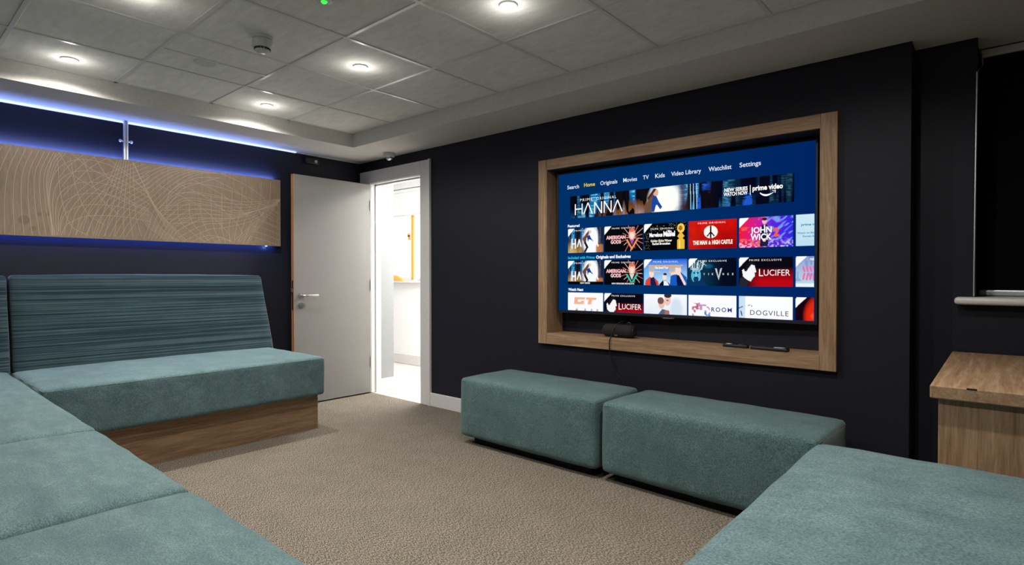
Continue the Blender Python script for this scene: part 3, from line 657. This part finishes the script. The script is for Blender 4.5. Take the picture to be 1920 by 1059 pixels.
def forest(c, F=26, seed=1, light=0.55, warm=True):
    n = 0.5+0.9*(vnoise(c.x, c.y, seed, F, 0.8)-0.5)+0.35*(vnoise(c.x, c.y, seed+9, F*1.9, 0.5)-0.5); n2 = vnoise(c.x, c.y, seed+3, 30, 26)
    g = np.clip((n-0.50)*7, 0, 1); put(c.m*g, (24, 112, 176), 0.9); put(c.m*(np.clip((n-0.62)*8, 0, 1))*(n2 > 0.42), (110, 215, 245), 0.95); put(c.m*g*(n2 > 0.66), (10, 60, 120), 0.7)
    put(c.m*np.clip((0.40-n)*6, 0, 1), (22, 14, 14), 0.8)
    if warm: put(c.m*np.clip(c.y*1.4-0.5, 0, 1)*np.clip(1-abs(c.x-light)*(2.6 if F < 50 else 4.5), 0, 1)*(n > 0.4), (190, 120, 40), 0.85)
def runner(c, x, k=1.0, asp=1.0):
    """a plain walking figure in a blue jacket with a rucksack"""
    X = lambda a: x+a*k
    c.poly([(X(-0.055), 1.0), (X(-0.050), 0.78), (X(-0.02), 0.42), (X(0.005), 0.22), (X(0.030), 0.30), (X(0.02), 0.75), (X(0.0), 1.0)], (105, 78, 66))
    c.poly([(X(0.0), 0.98), (X(0.0), 0.60), (X(0.012), 0.33), (X(0.035), 0.33), (X(0.055), 0.58), (X(0.080), 0.80), (X(0.066), 0.90), (X(0.045), 0.72), (X(0.035), 0.70), (X(0.02), 0.98)], (25, 70, 160))
    c.ell(X(0.032), 0.20, 0.020*k, 0.14, (226, 180, 160)); c.poly([(X(0.015), 0.04), (X(0.038), 0.05), (X(0.018), 0.20), (X(-0.028), 0.50), (X(-0.030), 0.38), (X(0.0), 0.15)], (80, 40, 34))
# banner
bn = Card(0.0585, 0.9362, 0.168, 0.329); bn.asp = 9.2; bn.fill((5, 9, 22))
forest(bn, F=62, seed=11, light=0.36)
put(bn.m*np.clip((0.13-bn.x)*8, 0, 1), (4, 8, 18), 0.9)
put(bn.m*np.clip((bn.x-0.62)*6, 0, 1), (5, 7, 28), 0.90)
put(bn.m*(bn.x > 0.62)*np.clip((vnoise(bn.x, bn.y, 40, 44, 1)-0.58)*7, 0, 1)*(vnoise(bn.x, bn.y, 41, 60, 30) > 0.35)*(bn.x < 0.86), (36, 96, 226), 0.8)
bn.ell(0.485, 0.5, 0.085, 0.85, (255, 255, 250), 1.0, 0.55)
put(bn.m*np.clip((bn.x-0.545)*60, 0, 1)*np.clip((0.60-bn.x)*30, 0, 1), (80, 50, 50), 0.7)
runner(bn, 0.425, 0.62)
for k in range(3): bn.line((0.600+k*0.013, 0), (0.602+k*0.013, 1), 0.016, (170, 225, 250), 0.85)
# rows
def hanna_card(c, strip):
    c.fill((16, 30, 52)); forest(c, seed=7, light=0.3)
    c.ell(0.66, 0.55, 0.26, 0.75, (250, 253, 255), 1.0, 0.5); put(c.m*np.clip(c.y*2-1.1, 0, 1)*np.clip((0.5-c.x)*3, 0, 1), (225, 190, 90), 0.8)
    c.ell(0.90, 0.86, 0.12, 0.28, (190, 110, 20), 0.9, 0.6); put(c.m*(c.x > 0.86)*(c.y < 0.7), (40, 30, 50), 0.8)
    c.poly([(0.42, 0.44), (0.60, 0.10), (0.64, 0.16), (0.54, 0.42), (0.52, 0.62), (0.47, 0.60)], (110, 70, 60)); c.ell(0.635, 0.17, 0.035, 0.07, (235, 200, 190))
    c.poly([(0.55, 0.36), (0.62, 0.28), (0.66, 0.42), (0.74, 0.58), (0.66, 0.50), (0.60, 0.48), (0.575, 0.60)], (25, 60, 140))
    c.line((0.50, 0.62), (0.56, 0.80), 0.055, (30, 26, 34)); c.line((0.56, 0.80), (0.50, 0.97), 0.05, (30, 26, 34))
    for p in (((0.12, 0.46), (0.12, 0.82)), ((0.22, 0.46), (0.22, 0.82)), ((0.12, 0.64), (0.22, 0.64)), ((0.28, 0.76), (0.33, 0.48)), ((0.33, 0.48), (0.38, 0.76)), ((0.78, 0.44), (0.86, 0.76))): c.line(p[0], p[1], 0.03, (250, 250, 250))
    if strip: put(c.m & (c.y > 0.86), (6, 8, 18))
    c.corner()
def gods_card(c, second):
    c.fill((8, 9, 14)); cx = 0.72
    for k in range(16):
        a = 2*PI*k/16+0.1; r = 0.42+0.10*((k*7) % 3); c.line((cx+0.06*math.cos(a), 0.5+0.1*math.sin(a)), (cx+r*0.62*math.cos(a), 0.5+r*math.sin(a)), 0.012, (226, 120, 120) if k % 2 else (250, 200, 190), 0.9)
    c.poly([(0.56, 0.55), (0.64, 0.55), (0.72, 0.84), (0.80, 0.55), (0.88, 0.55), (0.72, 0.99)], (60, 190, 160) if second else (240, 150, 90))
    c.poly([(0.60, 0.52), (0.72, 0.86), (0.84, 0.52)], (10, 12, 18)); c.poly([(0.655, 0.55), (0.72, 0.78), (0.785, 0.55)], (190, 90, 190) if not second else (240, 240, 225), 0.8)
    c.ell(cx, 0.36, 0.085, 0.22, (240, 180, 160)); c.ell(cx, 0.40, 0.05, 0.13, (255, 225, 205)); c.ell(cx, 0.20, 0.07, 0.07, (240, 110, 90))
    if second: put(c.m & (c.y > 0.885), (6, 8, 14))
    c.corner()
def gold_card(c):
    c.fill((5, 6, 12)); put(c.m*(rg.rand(*gu.shape) > 0.965)*((c.y < 0.30) | (c.x < 0.14)), (180, 180, 160))
    c.ell(0.86, 0.22, 0.085, 0.17, (246, 208, 90)); c.ell(0.85, 0.22, 0.045, 0.09, (170, 110, 30)); c.poly([(0.84, 0.38), (0.88, 0.38), (0.94, 0.52), (0.90, 0.60), (0.94, 0.66), (0.94, 0.99), (0.78, 0.99), (0.78, 0.66), (0.82, 0.60), (0.78, 0.52)], (236, 190, 60)); c.line((0.835, 0.68), (0.835, 0.98), 0.02, (255, 240, 170))
    c.corner()
def red_card(c):
    c.grad((226, 20, 12), (150, 6, 10)); put(c.m*np.clip((0.75-c.x)*1.2, 0, 1), (240, 40, 20), 0.6); put(c.m*vnoise(c.x, c.y, 77, 10, 6), (120, 0, 8), 0.35)
    c.ell(0.47, 0.42, 0.145, 0.225, (255, 250, 240)); ink = (30, 26, 26)
    c.line((0.47, 0.22), (0.47, 0.62), 0.026, ink); c.line((0.47, 0.42), (0.40, 0.56), 0.026, ink); c.line((0.47, 0.42), (0.54, 0.56), 0.026, ink)
def action_card(c):
    c.grad((245, 25, 40), (20, 40, 235), 'x'); put(c.m*np.clip((c.x-0.45)*6, 0, 1), (50, 40, 225), 0.75); n = vnoise(c.x+c.y*0.7, c.y-c.x, 15, 20, 5)
    put(c.m*np.clip((n-0.55)*4, 0, 1)*(c.x > 0.45), (130, 170, 250), 0.8); put(c.m*np.clip((c.y-0.70)*3, 0, 1)*np.clip((vnoise(c.x, c.y, 16, 30, 22)-0.45)*5, 0, 1), (245, 215, 245), 0.9)
    put(c.m*np.clip((vnoise(c.x, c.y, 19, 16, 12)-0.62)*4, 0, 1)*(c.x < 0.5), (250, 120, 60), 0.7)
    c.poly([(0.40, 1.0), (0.41, 0.50), (0.43, 0.27), (0.53, 0.27), (0.56, 0.50), (0.55, 1.0)], (28, 30, 66)); c.ell(0.485, 0.15, 0.045, 0.10, (236, 190, 190)); c.ell(0.485, 0.075, 0.045, 0.05, (50, 20, 60)); c.poly([(0.47, 0.27), (0.50, 0.27), (0.49, 0.5)], (230, 230, 250)); c.ell(0.48, 0.79, 0.03, 0.05, (250, 210, 200)); c.corner()
def pale_card(c): c.grad((205, 234, 246), (190, 224, 240))
def trio_card(c):
    c.grad((20, 96, 220), (196, 240, 255)); put(c.m*np.clip((0.5-c.x)*2, 0, 1)*np.clip(c.y*2, 0, 1), (90, 190, 240), 0.6)
    for k in range(6):
        y = 0.24+k*0.055; c.line((0.12, y), (0.42 if k < 2 else (0.24 if k % 2 else 0.38), y), 0.016, (246, 190, 90)); c.line((0.44 if k < 2 else 0.60, y), (0.90 if k < 1 else 0.80, y), 0.016, (246, 190, 90))
    for (x, top, s, coat, inner) in ((0.18, 0.40, 1.0, (216, 70, 60), (26, 30, 70)), (0.49, 0.54, 0.85, (18, 18, 30), (240, 245, 250)), (0.80, 0.24, 1.2, (24, 90, 190), (10, 20, 70))):
        c.poly([(x-0.16*s, 1.0), (x-0.14*s, top+0.40), (x-0.05*s, top+0.27), (x+0.06*s, top+0.27), (x+0.16*s, top+0.44), (x+0.18*s, 1.0)], coat)
        c.poly([(x-0.02*s, 1.0), (x-0.03*s, top+0.28), (x+0.06*s, top+0.28), (x+0.13*s, 1.0)], inner)
        c.ell(x, top+0.15*s, 0.055*s, 0.15*s, (250, 222, 210)); c.ell(x+0.01, top+0.03*s, 0.05*s, 0.05*s, (50, 40, 44) if s < 0.9 else (190, 180, 176))
    c.line((0.66, 0.55), (0.82, 0.50), 0.05, (250, 220, 205)); c.line((0.82, 0.50), (0.95, 0.92), 0.05, (250, 220, 205)); c.corner()
def dark_face(c):
    c.grad((10, 56, 84), (6, 14, 40), 'x'); put(c.m*np.clip((c.x-0.4)*3, 0, 1), (4, 10, 26), 0.9)
    c.ell(0.16, 0.62, 0.105, 0.27, (90, 185, 220)); c.ell(0.16, 0.74, 0.05, 0.10, (14, 46, 80)); c.ell(0.12, 0.52, 0.02, 0.03, (6, 24, 50)); c.ell(0.20, 0.52, 0.02, 0.03, (6, 24, 50))
    for k in range(22): c.line((0.04+k*0.0115, 0.42-0.03*math.sin(k)), (0.03+k*0.0155+0.02*math.sin(k*2.3), 0.12+0.05*math.sin(k*1.7)), 0.010, (235, 240, 236) if k % 2 else (60, 120, 150))
    c.line((0.28, 0.14), (0.38, 0.26), 0.014, (190, 220, 225)); c.poly([(0.155, 0.50), (0.165, 0.50), (0.172, 0.66), (0.148, 0.66)], (150, 215, 235)); c.poly([(0.10, 0.72), (0.22, 0.72), (0.20, 0.90), (0.16, 0.97), (0.12, 0.90)], (20, 60, 100))
    c.poly([(0.0, 1.0), (0.03, 0.78), (0.12, 0.86), (0.28, 0.78), (0.42, 1.0)], (14, 50, 96)); c.ell(0.42, 0.28, 0.12, 0.10, (30, 110, 150), 0.5, 0.8)
    c.poly([(0.56, 0.36), (0.60, 0.36), (0.635, 0.66), (0.67, 0.38), (0.71, 0.34), (0.64, 0.78)], (200, 208, 210)); c.corner()
def profile_card(c):
    c.fill((10, 8, 18)); put(c.m*np.clip((c.y-0.35)*2.2, 0, 1)*np.clip((c.x-0.15)*4, 0, 1), (190, 8, 20), 0.95)
    c.poly([(0.0, 1.0), (0.02, 0.70), (0.12, 0.64), (0.18, 0.86), (0.15, 1.0)], (34, 38, 46))
    c.poly([(0.06, 0.44), (0.09, 0.38), (0.12, 0.50), (0.15, 0.34), (0.24, 0.22), (0.30, 0.26), (0.335, 0.50), (0.30, 0.52), (0.31, 0.64), (0.27, 0.70), (0.23, 0.82), (0.17, 0.78), (0.08, 0.66)], (246, 246, 248))
    c.poly([(0.12, 0.38), (0.15, 0.22), (0.22, 0.14), (0.30, 0.18), (0.32, 0.28), (0.24, 0.24), (0.17, 0.40), (0.14, 0.50)], (22, 22, 28)); c.corner()
def snow_card(c):
    c.grad((140, 160, 214), (190, 225, 236)); put(c.m*np.clip((vnoise(c.x, c.y, 52, 30, 5)-0.5)*4, 0, 1)*(c.y < 0.8), (110, 120, 190), 0.5); put(c.m & (c.y > 0.88), (235, 246, 250)); c.corner()
    for x in (0.13, 0.19, 0.25, 0.31): c.line((x, 0.34), (x+0.02, 0.48), 0.03, (236, 110, 170)); c.line((x+0.02, 0.56), (x, 0.74), 0.03, (236, 110, 170))
def white_gt(c):
    c.fill((250, 252, 255)); o = (250, 178, 140)
    c.poly([(0.20, 0.20), (0.50, 0.20), (0.49, 0.28), (0.30, 0.28), (0.29, 0.40), (0.38, 0.40), (0.38, 0.34), (0.48, 0.34), (0.46, 0.48), (0.18, 0.48)], o); c.poly([(0.53, 0.20), (0.82, 0.20), (0.81, 0.28), (0.70, 0.28), (0.67, 0.48), (0.57, 0.48), (0.60, 0.28), (0.52, 0.28)], o)
    for x, q in ((0.26, (40, 44, 60)), (0.50, (150, 170, 220)), (0.68, (190, 205, 240)), (0.84, (190, 210, 60))): c.line((x, 0.74), (x+0.03, 1.0), 0.05, q); c.ell(x+0.005, 0.70, 0.02, 0.05, (200, 170, 160))
def couple(c):
    c.grad((250, 252, 255), (220, 232, 246)); c.ell(0.76, 0.55, 0.16, 0.5, (210, 225, 240), 0.9, 0.6)
    c.poly([(0.28, 1.2), (0.32, 0.80), (0.44, 0.55), (0.60, 0.62), (0.64, 1.2)], (90, 96, 130)); c.poly([(0.46, 1.2), (0.50, 0.62), (0.58, 0.58), (0.64, 0.9), (0.64, 1.2)], (170, 110, 90))
    c.ell(0.42, 0.34, 0.075, 0.20, (232, 190, 176)); c.ell(0.40, 0.24, 0.075, 0.13, (120, 84, 74)); c.ell(0.56, 0.20, 0.075, 0.22, (238, 200, 190)); c.ell(0.565, 0.03, 0.085, 0.10, (60, 44, 50)); c.ell(0.56, 0.22, 0.03, 0.03, (170, 100, 100))
def room_card(c):
    c.fill((252, 252, 255)); nn = vnoise(c.x, c.y, 90, 22, 14)
    put(c.m*(((c.x-0.27)/0.20)**2+((c.y-0.62)/0.36)**2 < 1)*np.clip((nn-0.45)*6, 0, 1), (150, 60, 150), 0.7); put(c.m*(((c.x-0.36)/0.13)**2+((c.y-0.85)/0.24)**2 < 1)*(nn > 0.40), (30, 130, 210), 0.9); put(c.m*(((c.x-0.15)/0.08)**2+((c.y-0.5)/0.22)**2 < 1)*(nn > 0.5), (200, 60, 90), 0.7)
def dog_card(c):
    c.grad((200, 222, 242), (252, 254, 255), 'x'); put(c.m & (c.x > 0.12), (252, 254, 255)); c.line((0.0, 0.42), (0.07, 0.36), 0.02, (60, 76, 110)); c.line((0.04, 0.52), (0.06, 0.66), 0.02, (40, 60, 110)); c.line((0.18, 0.32), (0.22, 0.30), 0.012, (70, 90, 120)); c.ell(0.25, 0.33, 0.010, 0.02, (20, 24, 40))
def red_face(c):
    c.fill((24, 4, 16)); c.ell(0.42*1.0, 0.62, 0.30, 0.75, (226, 40, 14), 1, 0.5); c.ell(0.40, 0.40, 0.09, 0.05, (90, 6, 6)); c.ell(0.42, 0.84, 0.10, 0.05, (110, 6, 6)); c.ell(0.30, 0.60, 0.05, 0.12, (250, 90, 50), 0.6, 0.8); c.corner()
rows = ((R1, (lambda c: hanna_card(c, False), lambda c: gods_card(c, False), gold_card, red_card, action_card, pale_card)),
        (R2, (lambda c: hanna_card(c, True), lambda c: gods_card(c, True), trio_card, dark_face, profile_card, snow_card)),
        (R3, (white_gt, profile_card, couple, room_card, dog_card, red_face)))
for (v0, v1), fns in rows:
    for u0, fn in zip(U_, fns): fn(Card(u0, min(u0+CW, 0.9965), v0, v1, RH)) if u0 < 0.94 else (lambda c: (setattr(c, 'x', (gu-u0)/CW), fn(c)))(Card(u0, 0.9965, v0, v1, RH))
X0, Z0 = -TVW/2, TVH/2
n1 = SW+1
co = np.empty(((SH+1)*n1, 3), np.float32); co[:, 0] = (X0+gu*TVW).ravel(); co[:, 1] = -0.0015; co[:, 2] = (Z0-gv*TVH).ravel()
ii = (np.arange(SH)[:, None]*n1+np.arange(SW)[None, :]).ravel(); quads = np.stack([ii, ii+n1, ii+n1+1, ii+1], 1)
me = bpy.data.meshes.new('screen'); me.vertices.add(len(co)); me.vertices.foreach_set('co', co.ravel())
me.loops.add(quads.size); me.loops.foreach_set('vertex_index', quads.ravel().astype(np.int32))
me.polygons.add(len(quads)); me.polygons.foreach_set('loop_start', np.arange(0, quads.size, 4, dtype=np.int32))
me.update(calc_edges=True)
ca = me.color_attributes.new('pix', 'FLOAT_COLOR', 'POINT'); ca.data.foreach_set('color', np.concatenate([IMG.reshape(-1, 3), np.ones((len(co), 1))], 1).astype(np.float32).ravel())
me.materials.append(M['pix']); scr = bpy.data.objects.new('screen', me); C.objects.link(scr); scr.parent = tv
# lettering
tv_v, tv_f, tv_c = [], [], []
KIND = ['menu_word']
def flush_text(name=None):
    """link what was gathered as one piece of lettering under the screen"""
    if not tv_v: return
    me = bpy.data.meshes.new('lettering'); me.from_pydata(tv_v, [], tv_f)
    ca = me.color_attributes.new('pix', 'FLOAT_COLOR', 'POINT'); ca.data.foreach_set('color', np.array(tv_c, np.float32).ravel())
    me.materials.append(M['pix']); so = bpy.data.objects.new(name or KIND[0], me); C.objects.link(so); so.parent = scr
    tv_v.clear(); tv_f.clear(); tv_c.clear()
def text(s, u0, u1, vb, cap, col=(255, 255, 255), bold=0.0, space=1.0, v1=None, auto=True):
    cu = bpy.data.curves.new('t', 'FONT'); cu.body = s; cu.size = 1.0; cu.offset = bold; cu.space_character = space; cu.resolution_u = 3
    o = bpy.data.objects.new('t', cu); C.objects.link(o)
    dg = bpy.context.evaluated_depsgraph_get(); m_ = bpy.data.meshes.new_from_object(o.evaluated_get(dg))
    P = np.array([v.co[:2] for v in m_.vertices]); F = [tuple(p.vertices) for p in m_.polygons]
    bpy.data.objects.remove(o); bpy.data.curves.remove(cu); bpy.data.meshes.remove(m_)
    if not len(P): return
    x0, x1 = P[:, 0].min(), P[:, 0].max(); CAP = 0.69
    base = len(tv_v); c4 = lin(col)
    for x, y in P:
        u = u0+(x-x0)/(x1-x0)*(u1-u0); v = vb-y/CAP*cap+(0 if v1 is None else (v1-vb)*(x-x0)/(x1-x0))
        tv_v.append((X0+u*TVW, -0.0022, Z0-v*TVH)); tv_c.append((*c4, 1))
    tv_f.extend(tuple(base+i for i in f) for f in F)
    if auto: flush_text()
def strip(P, wd, col):
    P = [Vector((X0+u*TVW, 0, Z0-v*TVH)) for u, v in P]; base = len(tv_v); c4 = lin(col); n = len(P)
    for i, p in enumerate(P):
        d = (P[min(i+1, n-1)]-P[max(i-1, 0)]).normalized(); w_ = wd[i] if isinstance(wd, list) else wd
        for sgn in (1, -1): tv_v.append((p.x-sgn*d.z*w_, -0.0022, p.z+sgn*d.x*w_)); tv_c.append((*c4, 1))
    for i in range(n-1): a = base+2*i; tv_f.append((a, a+1, a+3, a+2))
for s, a, b, vb in (('Search', 0.044, 0.103, 0.1131), ('Home', 0.1279, 0.1805, 0.109), ('Originals', 0.2057, 0.284, 0.1095), ('Movies', 0.3102, 0.3706, 0.108), ('TV', 0.3955, 0.4201, 0.1056), ('Kids', 0.4465, 0.4855, 0.105), ('Video Library', 0.511, 0.625, 0.1045), ('Watchlist', 0.6524, 0.7336, 0.1023), ('Settings', 0.761, 0.8318, 0.100)):
    text(s, a, b, vb, 0.0265, (255, 220, 20) if s == 'Home' else (226, 236, 250), 0.012)
KIND[0] = 'banner_title'
text('PRIME', 0.1083, 0.1680, 0.2105, 0.019, bold=0.0, space=1.3); text('ORIGINAL', 0.1870, 0.2793, 0.2105, 0.019, bold=0.0, space=1.3)
wv, wt, yb = 0.3055, 0.2240, 0.0052
for pts in (((0.0850, wv), (0.0850, wt+0.003)), ((0.1185, wv), (0.1185, wt+0.003)), ((0.0850, 0.2640), (0.1185, 0.2640)),
            ((0.1260, wv), (0.1470, wt), (0.1680, wv)), ((0.1790, wv), (0.1790, wt), (0.2120, wv), (0.2120, wt)), ((0.2240, wv), (0.2240, wt), (0.2560, wv), (0.2560, wt)), ((0.2640, wv), (0.2850, wt), (0.3055, wv))):
    for p, q in zip(pts, pts[1:]): strip([p, q], 0.0042, (255, 255, 255))
flush_text()
KIND[0] = 'banner_slogan'
text('NEW SERIES', 0.7090, 0.7885, 0.2385, 0.021, bold=0.03); text('WATCH NOW', 0.7062, 0.7885, 0.2640, 0.021, bold=0.03)
strip([(0.7972, 0.212), (0.7974, 0.269)], 0.0020, (255, 255, 255)); flush_text('banner_divider')
text('prime video', 0.8045, 0.9018, 0.2460, 0.028, bold=0.035, auto=False)
arc = [(0.8290+0.0465*k/10, 0.262+0.017*math.sin(PI*(k/10)**0.85)) for k in range(11)]
strip(arc, [0.001+0.0045*math.sin(PI*min(1, k/10+0.1)) for k in range(11)], (255, 255, 255)); strip([(0.8690, 0.2560), (0.8790, 0.2545), (0.8775, 0.2690)], 0.0022, (255, 255, 255))
flush_text('service_logo')
KIND[0] = 'row_heading'
text('Featured', 0.0468, 0.1057, 0.3915, 0.0185, bold=0.03)
text('Included with Prime:', 0.0482, 0.181, 0.6235, 0.0185, (40, 190, 220), 0.03); text('Originals and Exclusives', 0.186, 0.3438, 0.6235, 0.0200, bold=0.04)
text('Watch Next', 0.0496, 0.1244, 0.8545, 0.0185, bold=0.04)
def on(c, r, s, x0, x1, y, h, col=(255, 255, 255), bold=0.02, space=1.0):
    v0 = (R1, R2, R3)[r][0]; text(s, U_[c]+x0*CW, U_[c]+x1*CW, v0+y*RH, h*RH, col, bold, space)
KIND[0] = 'thumbnail_title'
PO, PE = 'PRIME ORIGINAL', 'PRIME EXCLUSIVE'
for c, r, s, x0, x1 in ((0, 0, PO, 0.20, 0.80), (1, 0, PO, 0.20, 0.80), (2, 0, PO, 0.16, 0.70), (3, 0, PO, 0.20, 0.78), (0, 1, PO, 0.20, 0.80), (1, 1, PO, 0.20, 0.80), (2, 1, PO, 0.22, 0.80), (3, 1, PE, 0.20, 0.80), (4, 1, PE, 0.20, 0.80), (1, 2, PE, 0.20, 0.80)):
    on(c, r, s, x0, x1, 0.125 if c != 2 or r else 0.235, 0.062, bold=0.0, space=1.35)
for r in (0, 1):
    on(1, r, 'AMERICAN', 0.05, 0.56, 0.52 if r == 0 else 0.50, 0.135, (255, 190, 195), 0.045); on(1, r, 'GODS', 0.17, 0.44, 0.70 if r == 0 else 0.68, 0.135, (255, 205, 208), 0.045)
on(0, 1, 'NEW SERIES', 0.36, 0.64, 0.955, 0.06, bold=0.02); on(1, 1, 'NEW EPISODES MONDAYS', 0.20, 0.78, 0.965, 0.06, bold=0.02)
on(2, 0, 'Marvelous', 0.13, 0.44, 0.50, 0.14, bold=0.05); on(2, 0, 'Mrs.', 0.56, 0.66, 0.36, 0.09, bold=0.04); on(2, 0, 'Maisel', 0.46, 0.73, 0.50, 0.18, bold=0.05)
on(2, 0, 'Golden Globe Winner', 0.16, 0.66, 0.70, 0.085, (255, 250, 220), 0.03); on(2, 0, 'Rachel Brosnahan', 0.20, 0.62, 0.81, 0.085, bold=0.035)
on(3, 0, 'THE MAN', 0.09, 0.395, 0.86, 0.135, (255, 240, 225), 0.05); on(3, 0, 'HIGH CASTLE', 0.50, 0.92, 0.86, 0.135, (255, 240, 225), 0.05); on(3, 0, '&', 0.425, 0.475, 0.86, 0.12, (255, 240, 225), 0.05)
on(4, 0, 'JOHN', 0.22, 0.62, 0.53, 0.19, bold=0.03); on(4, 0, 'WICK', 0.22, 0.62, 0.77, 0.20, bold=0.03); on(4, 0, '2', 0.64, 0.76, 0.66, 0.26, (250, 90, 80), 0.05)
on(5, 0, 'prime v', 0.09, 0.318, 0.37, 0.075, (30, 140, 190), 0.03); on(5, 0, 'Watch on Blu', 0.02, 0.318, 0.63, 0.06, (40, 150, 190), 0.02); on(5, 0, 'Rentals &', 0.12, 0.316, 0.74, 0.06, (40, 150, 190), 0.02)
on(2, 1, 'The Grand Tour', 0.26, 0.58, 0.36, 0.085, bold=0.04)
for ch, x in zip('VIK  NGS', (0.335, 0.43, 0.515, 0, 0, 0.735, 0.83, 0.925)):
    if ch != ' ': on(3, 1, ch, x-0.016 if ch != 'I' else x-0.005, x+0.016 if ch != 'I' else x+0.005, 0.60, 0.07, (225, 228, 230), 0.02)
for r, h in ((1, 0.20), (2, 0.21)):
    c = 4 if r == 1 else 1
    on(c, r, 'L', 0.385, 0.465, 0.64, h*1.22, bold=0.0); on(c, r, 'UCIFER', 0.475, 0.955, 0.62, h, bold=0.0)
on(5, 1, 'PRIME', 0.245, 0.317, 0.125, 0.062)
on(3, 2, 'ROOM', 0.49, 0.91, 0.575, 0.15, (44, 50, 130), 0.015, 1.3)
on(4, 2, 'DOGVILLE', 0.22, 0.93, 0.635, 0.165, (50, 50, 58), 0.0, 1.15)

# speaker on the shelf with its lead
t = thing('portable_speaker', 'black cylindrical portable speaker on the shelf under the television', 'speaker', (2.925, 0.040, SHZ+0.0445))
bm = NB()
prof = [(0.0, -0.116), (0.028, -0.115), (0.037, -0.109), (0.042, -0.099), (0.044, -0.07), (0.044, 0.07), (0.042, 0.099), (0.037, 0.109), (0.028, 0.115), (0.0, 0.116)]
lathe(bm, prof, 32, Matrix.Rotation(PI/2, 4, 'Y')); obj('speaker_body', bm, M['blackmesh'], t, smooth=True)
for s in (-1, 1):
    bm = NB(); lathe(bm, [(0.0, 0.112), (0.020, 0.114), (0.031, 0.118), (0.033, 0.114), (0.0, 0.108)], 28, Matrix.Rotation(s*PI/2, 4, 'Y')); obj('bass_cap', bm, M['black'], t, smooth=True)
bm = NB(); box(bm, -0.012, 0.012, -0.0455, -0.0425, -0.032, -0.022, 0.001, 1); obj('maker_badge', bm, M['steel'], t)
bm = NB(); tube(bm, [(0.060, 0.0, 0.040), (0.062, 0.0, 0.054), (0.073, 0.0, 0.059), (0.085, 0.0, 0.055), (0.087, 0.0, 0.038)], 0.004, 8, smooth=4); obj('carry_loop', bm, M['black'], t, smooth=True)
bm = NB()
tube(bm, [(2.955, 0.065, 0.845), (2.950, 0.02, 0.842), (2.936, -0.018, 0.822), (2.918, -0.026, 0.780), (2.905, -0.030, 0.745), (2.900, -0.042, 0.720), (2.899, -0.041, 0.660), (2.902, -0.030, 0.620), (2.910, -0.010, 0.560), (2.935, -0.007, 0.500), (2.985, -0.006, 0.440), (3.01, -0.006, 0.36), (3.015, -0.022, 0.10), (3.02, -0.024, 0.003)], 0.0038, 8, smooth=5)
bmesh.ops.translate(bm, verts=bm.verts, vec=(-2.925, -0.040, -(SHZ+0.0445))); obj('power_lead', bm, M['black'], t, smooth=True)
def remote(label, loc, L, W, rz, pads):
    t = thing('remote_control', label, 'remote control', loc, rz, 'remote controls on the television shelf')
    bm = NB(); box(bm, -L/2, L/2, -W/2, W/2, 0, 0.018, 0.006, 3); obj('remote_body', bm, M['black'], t, smooth=True)
    for x, l, m in pads:
        bm = NB(); box(bm, x-l/2, x+l/2, -W*0.32, W*0.32, 0.0175, 0.0195, 0.0008, 1); obj('button_pad', bm, M[m], t)
remote('short black remote control, left one on the shelf', (3.712, 0.012, SHZ), 0.145, 0.040, math.radians(-4), [(-0.040, 0.030, 'plastic'), (0.030, 0.024, 'steel')])
remote('long black remote control, right one on the shelf', (3.902, 0.0, SHZ), 0.200, 0.048, math.radians(-4), [(0.052, 0.055, 'plastic'), (-0.04, 0.06, 'blackmesh')])
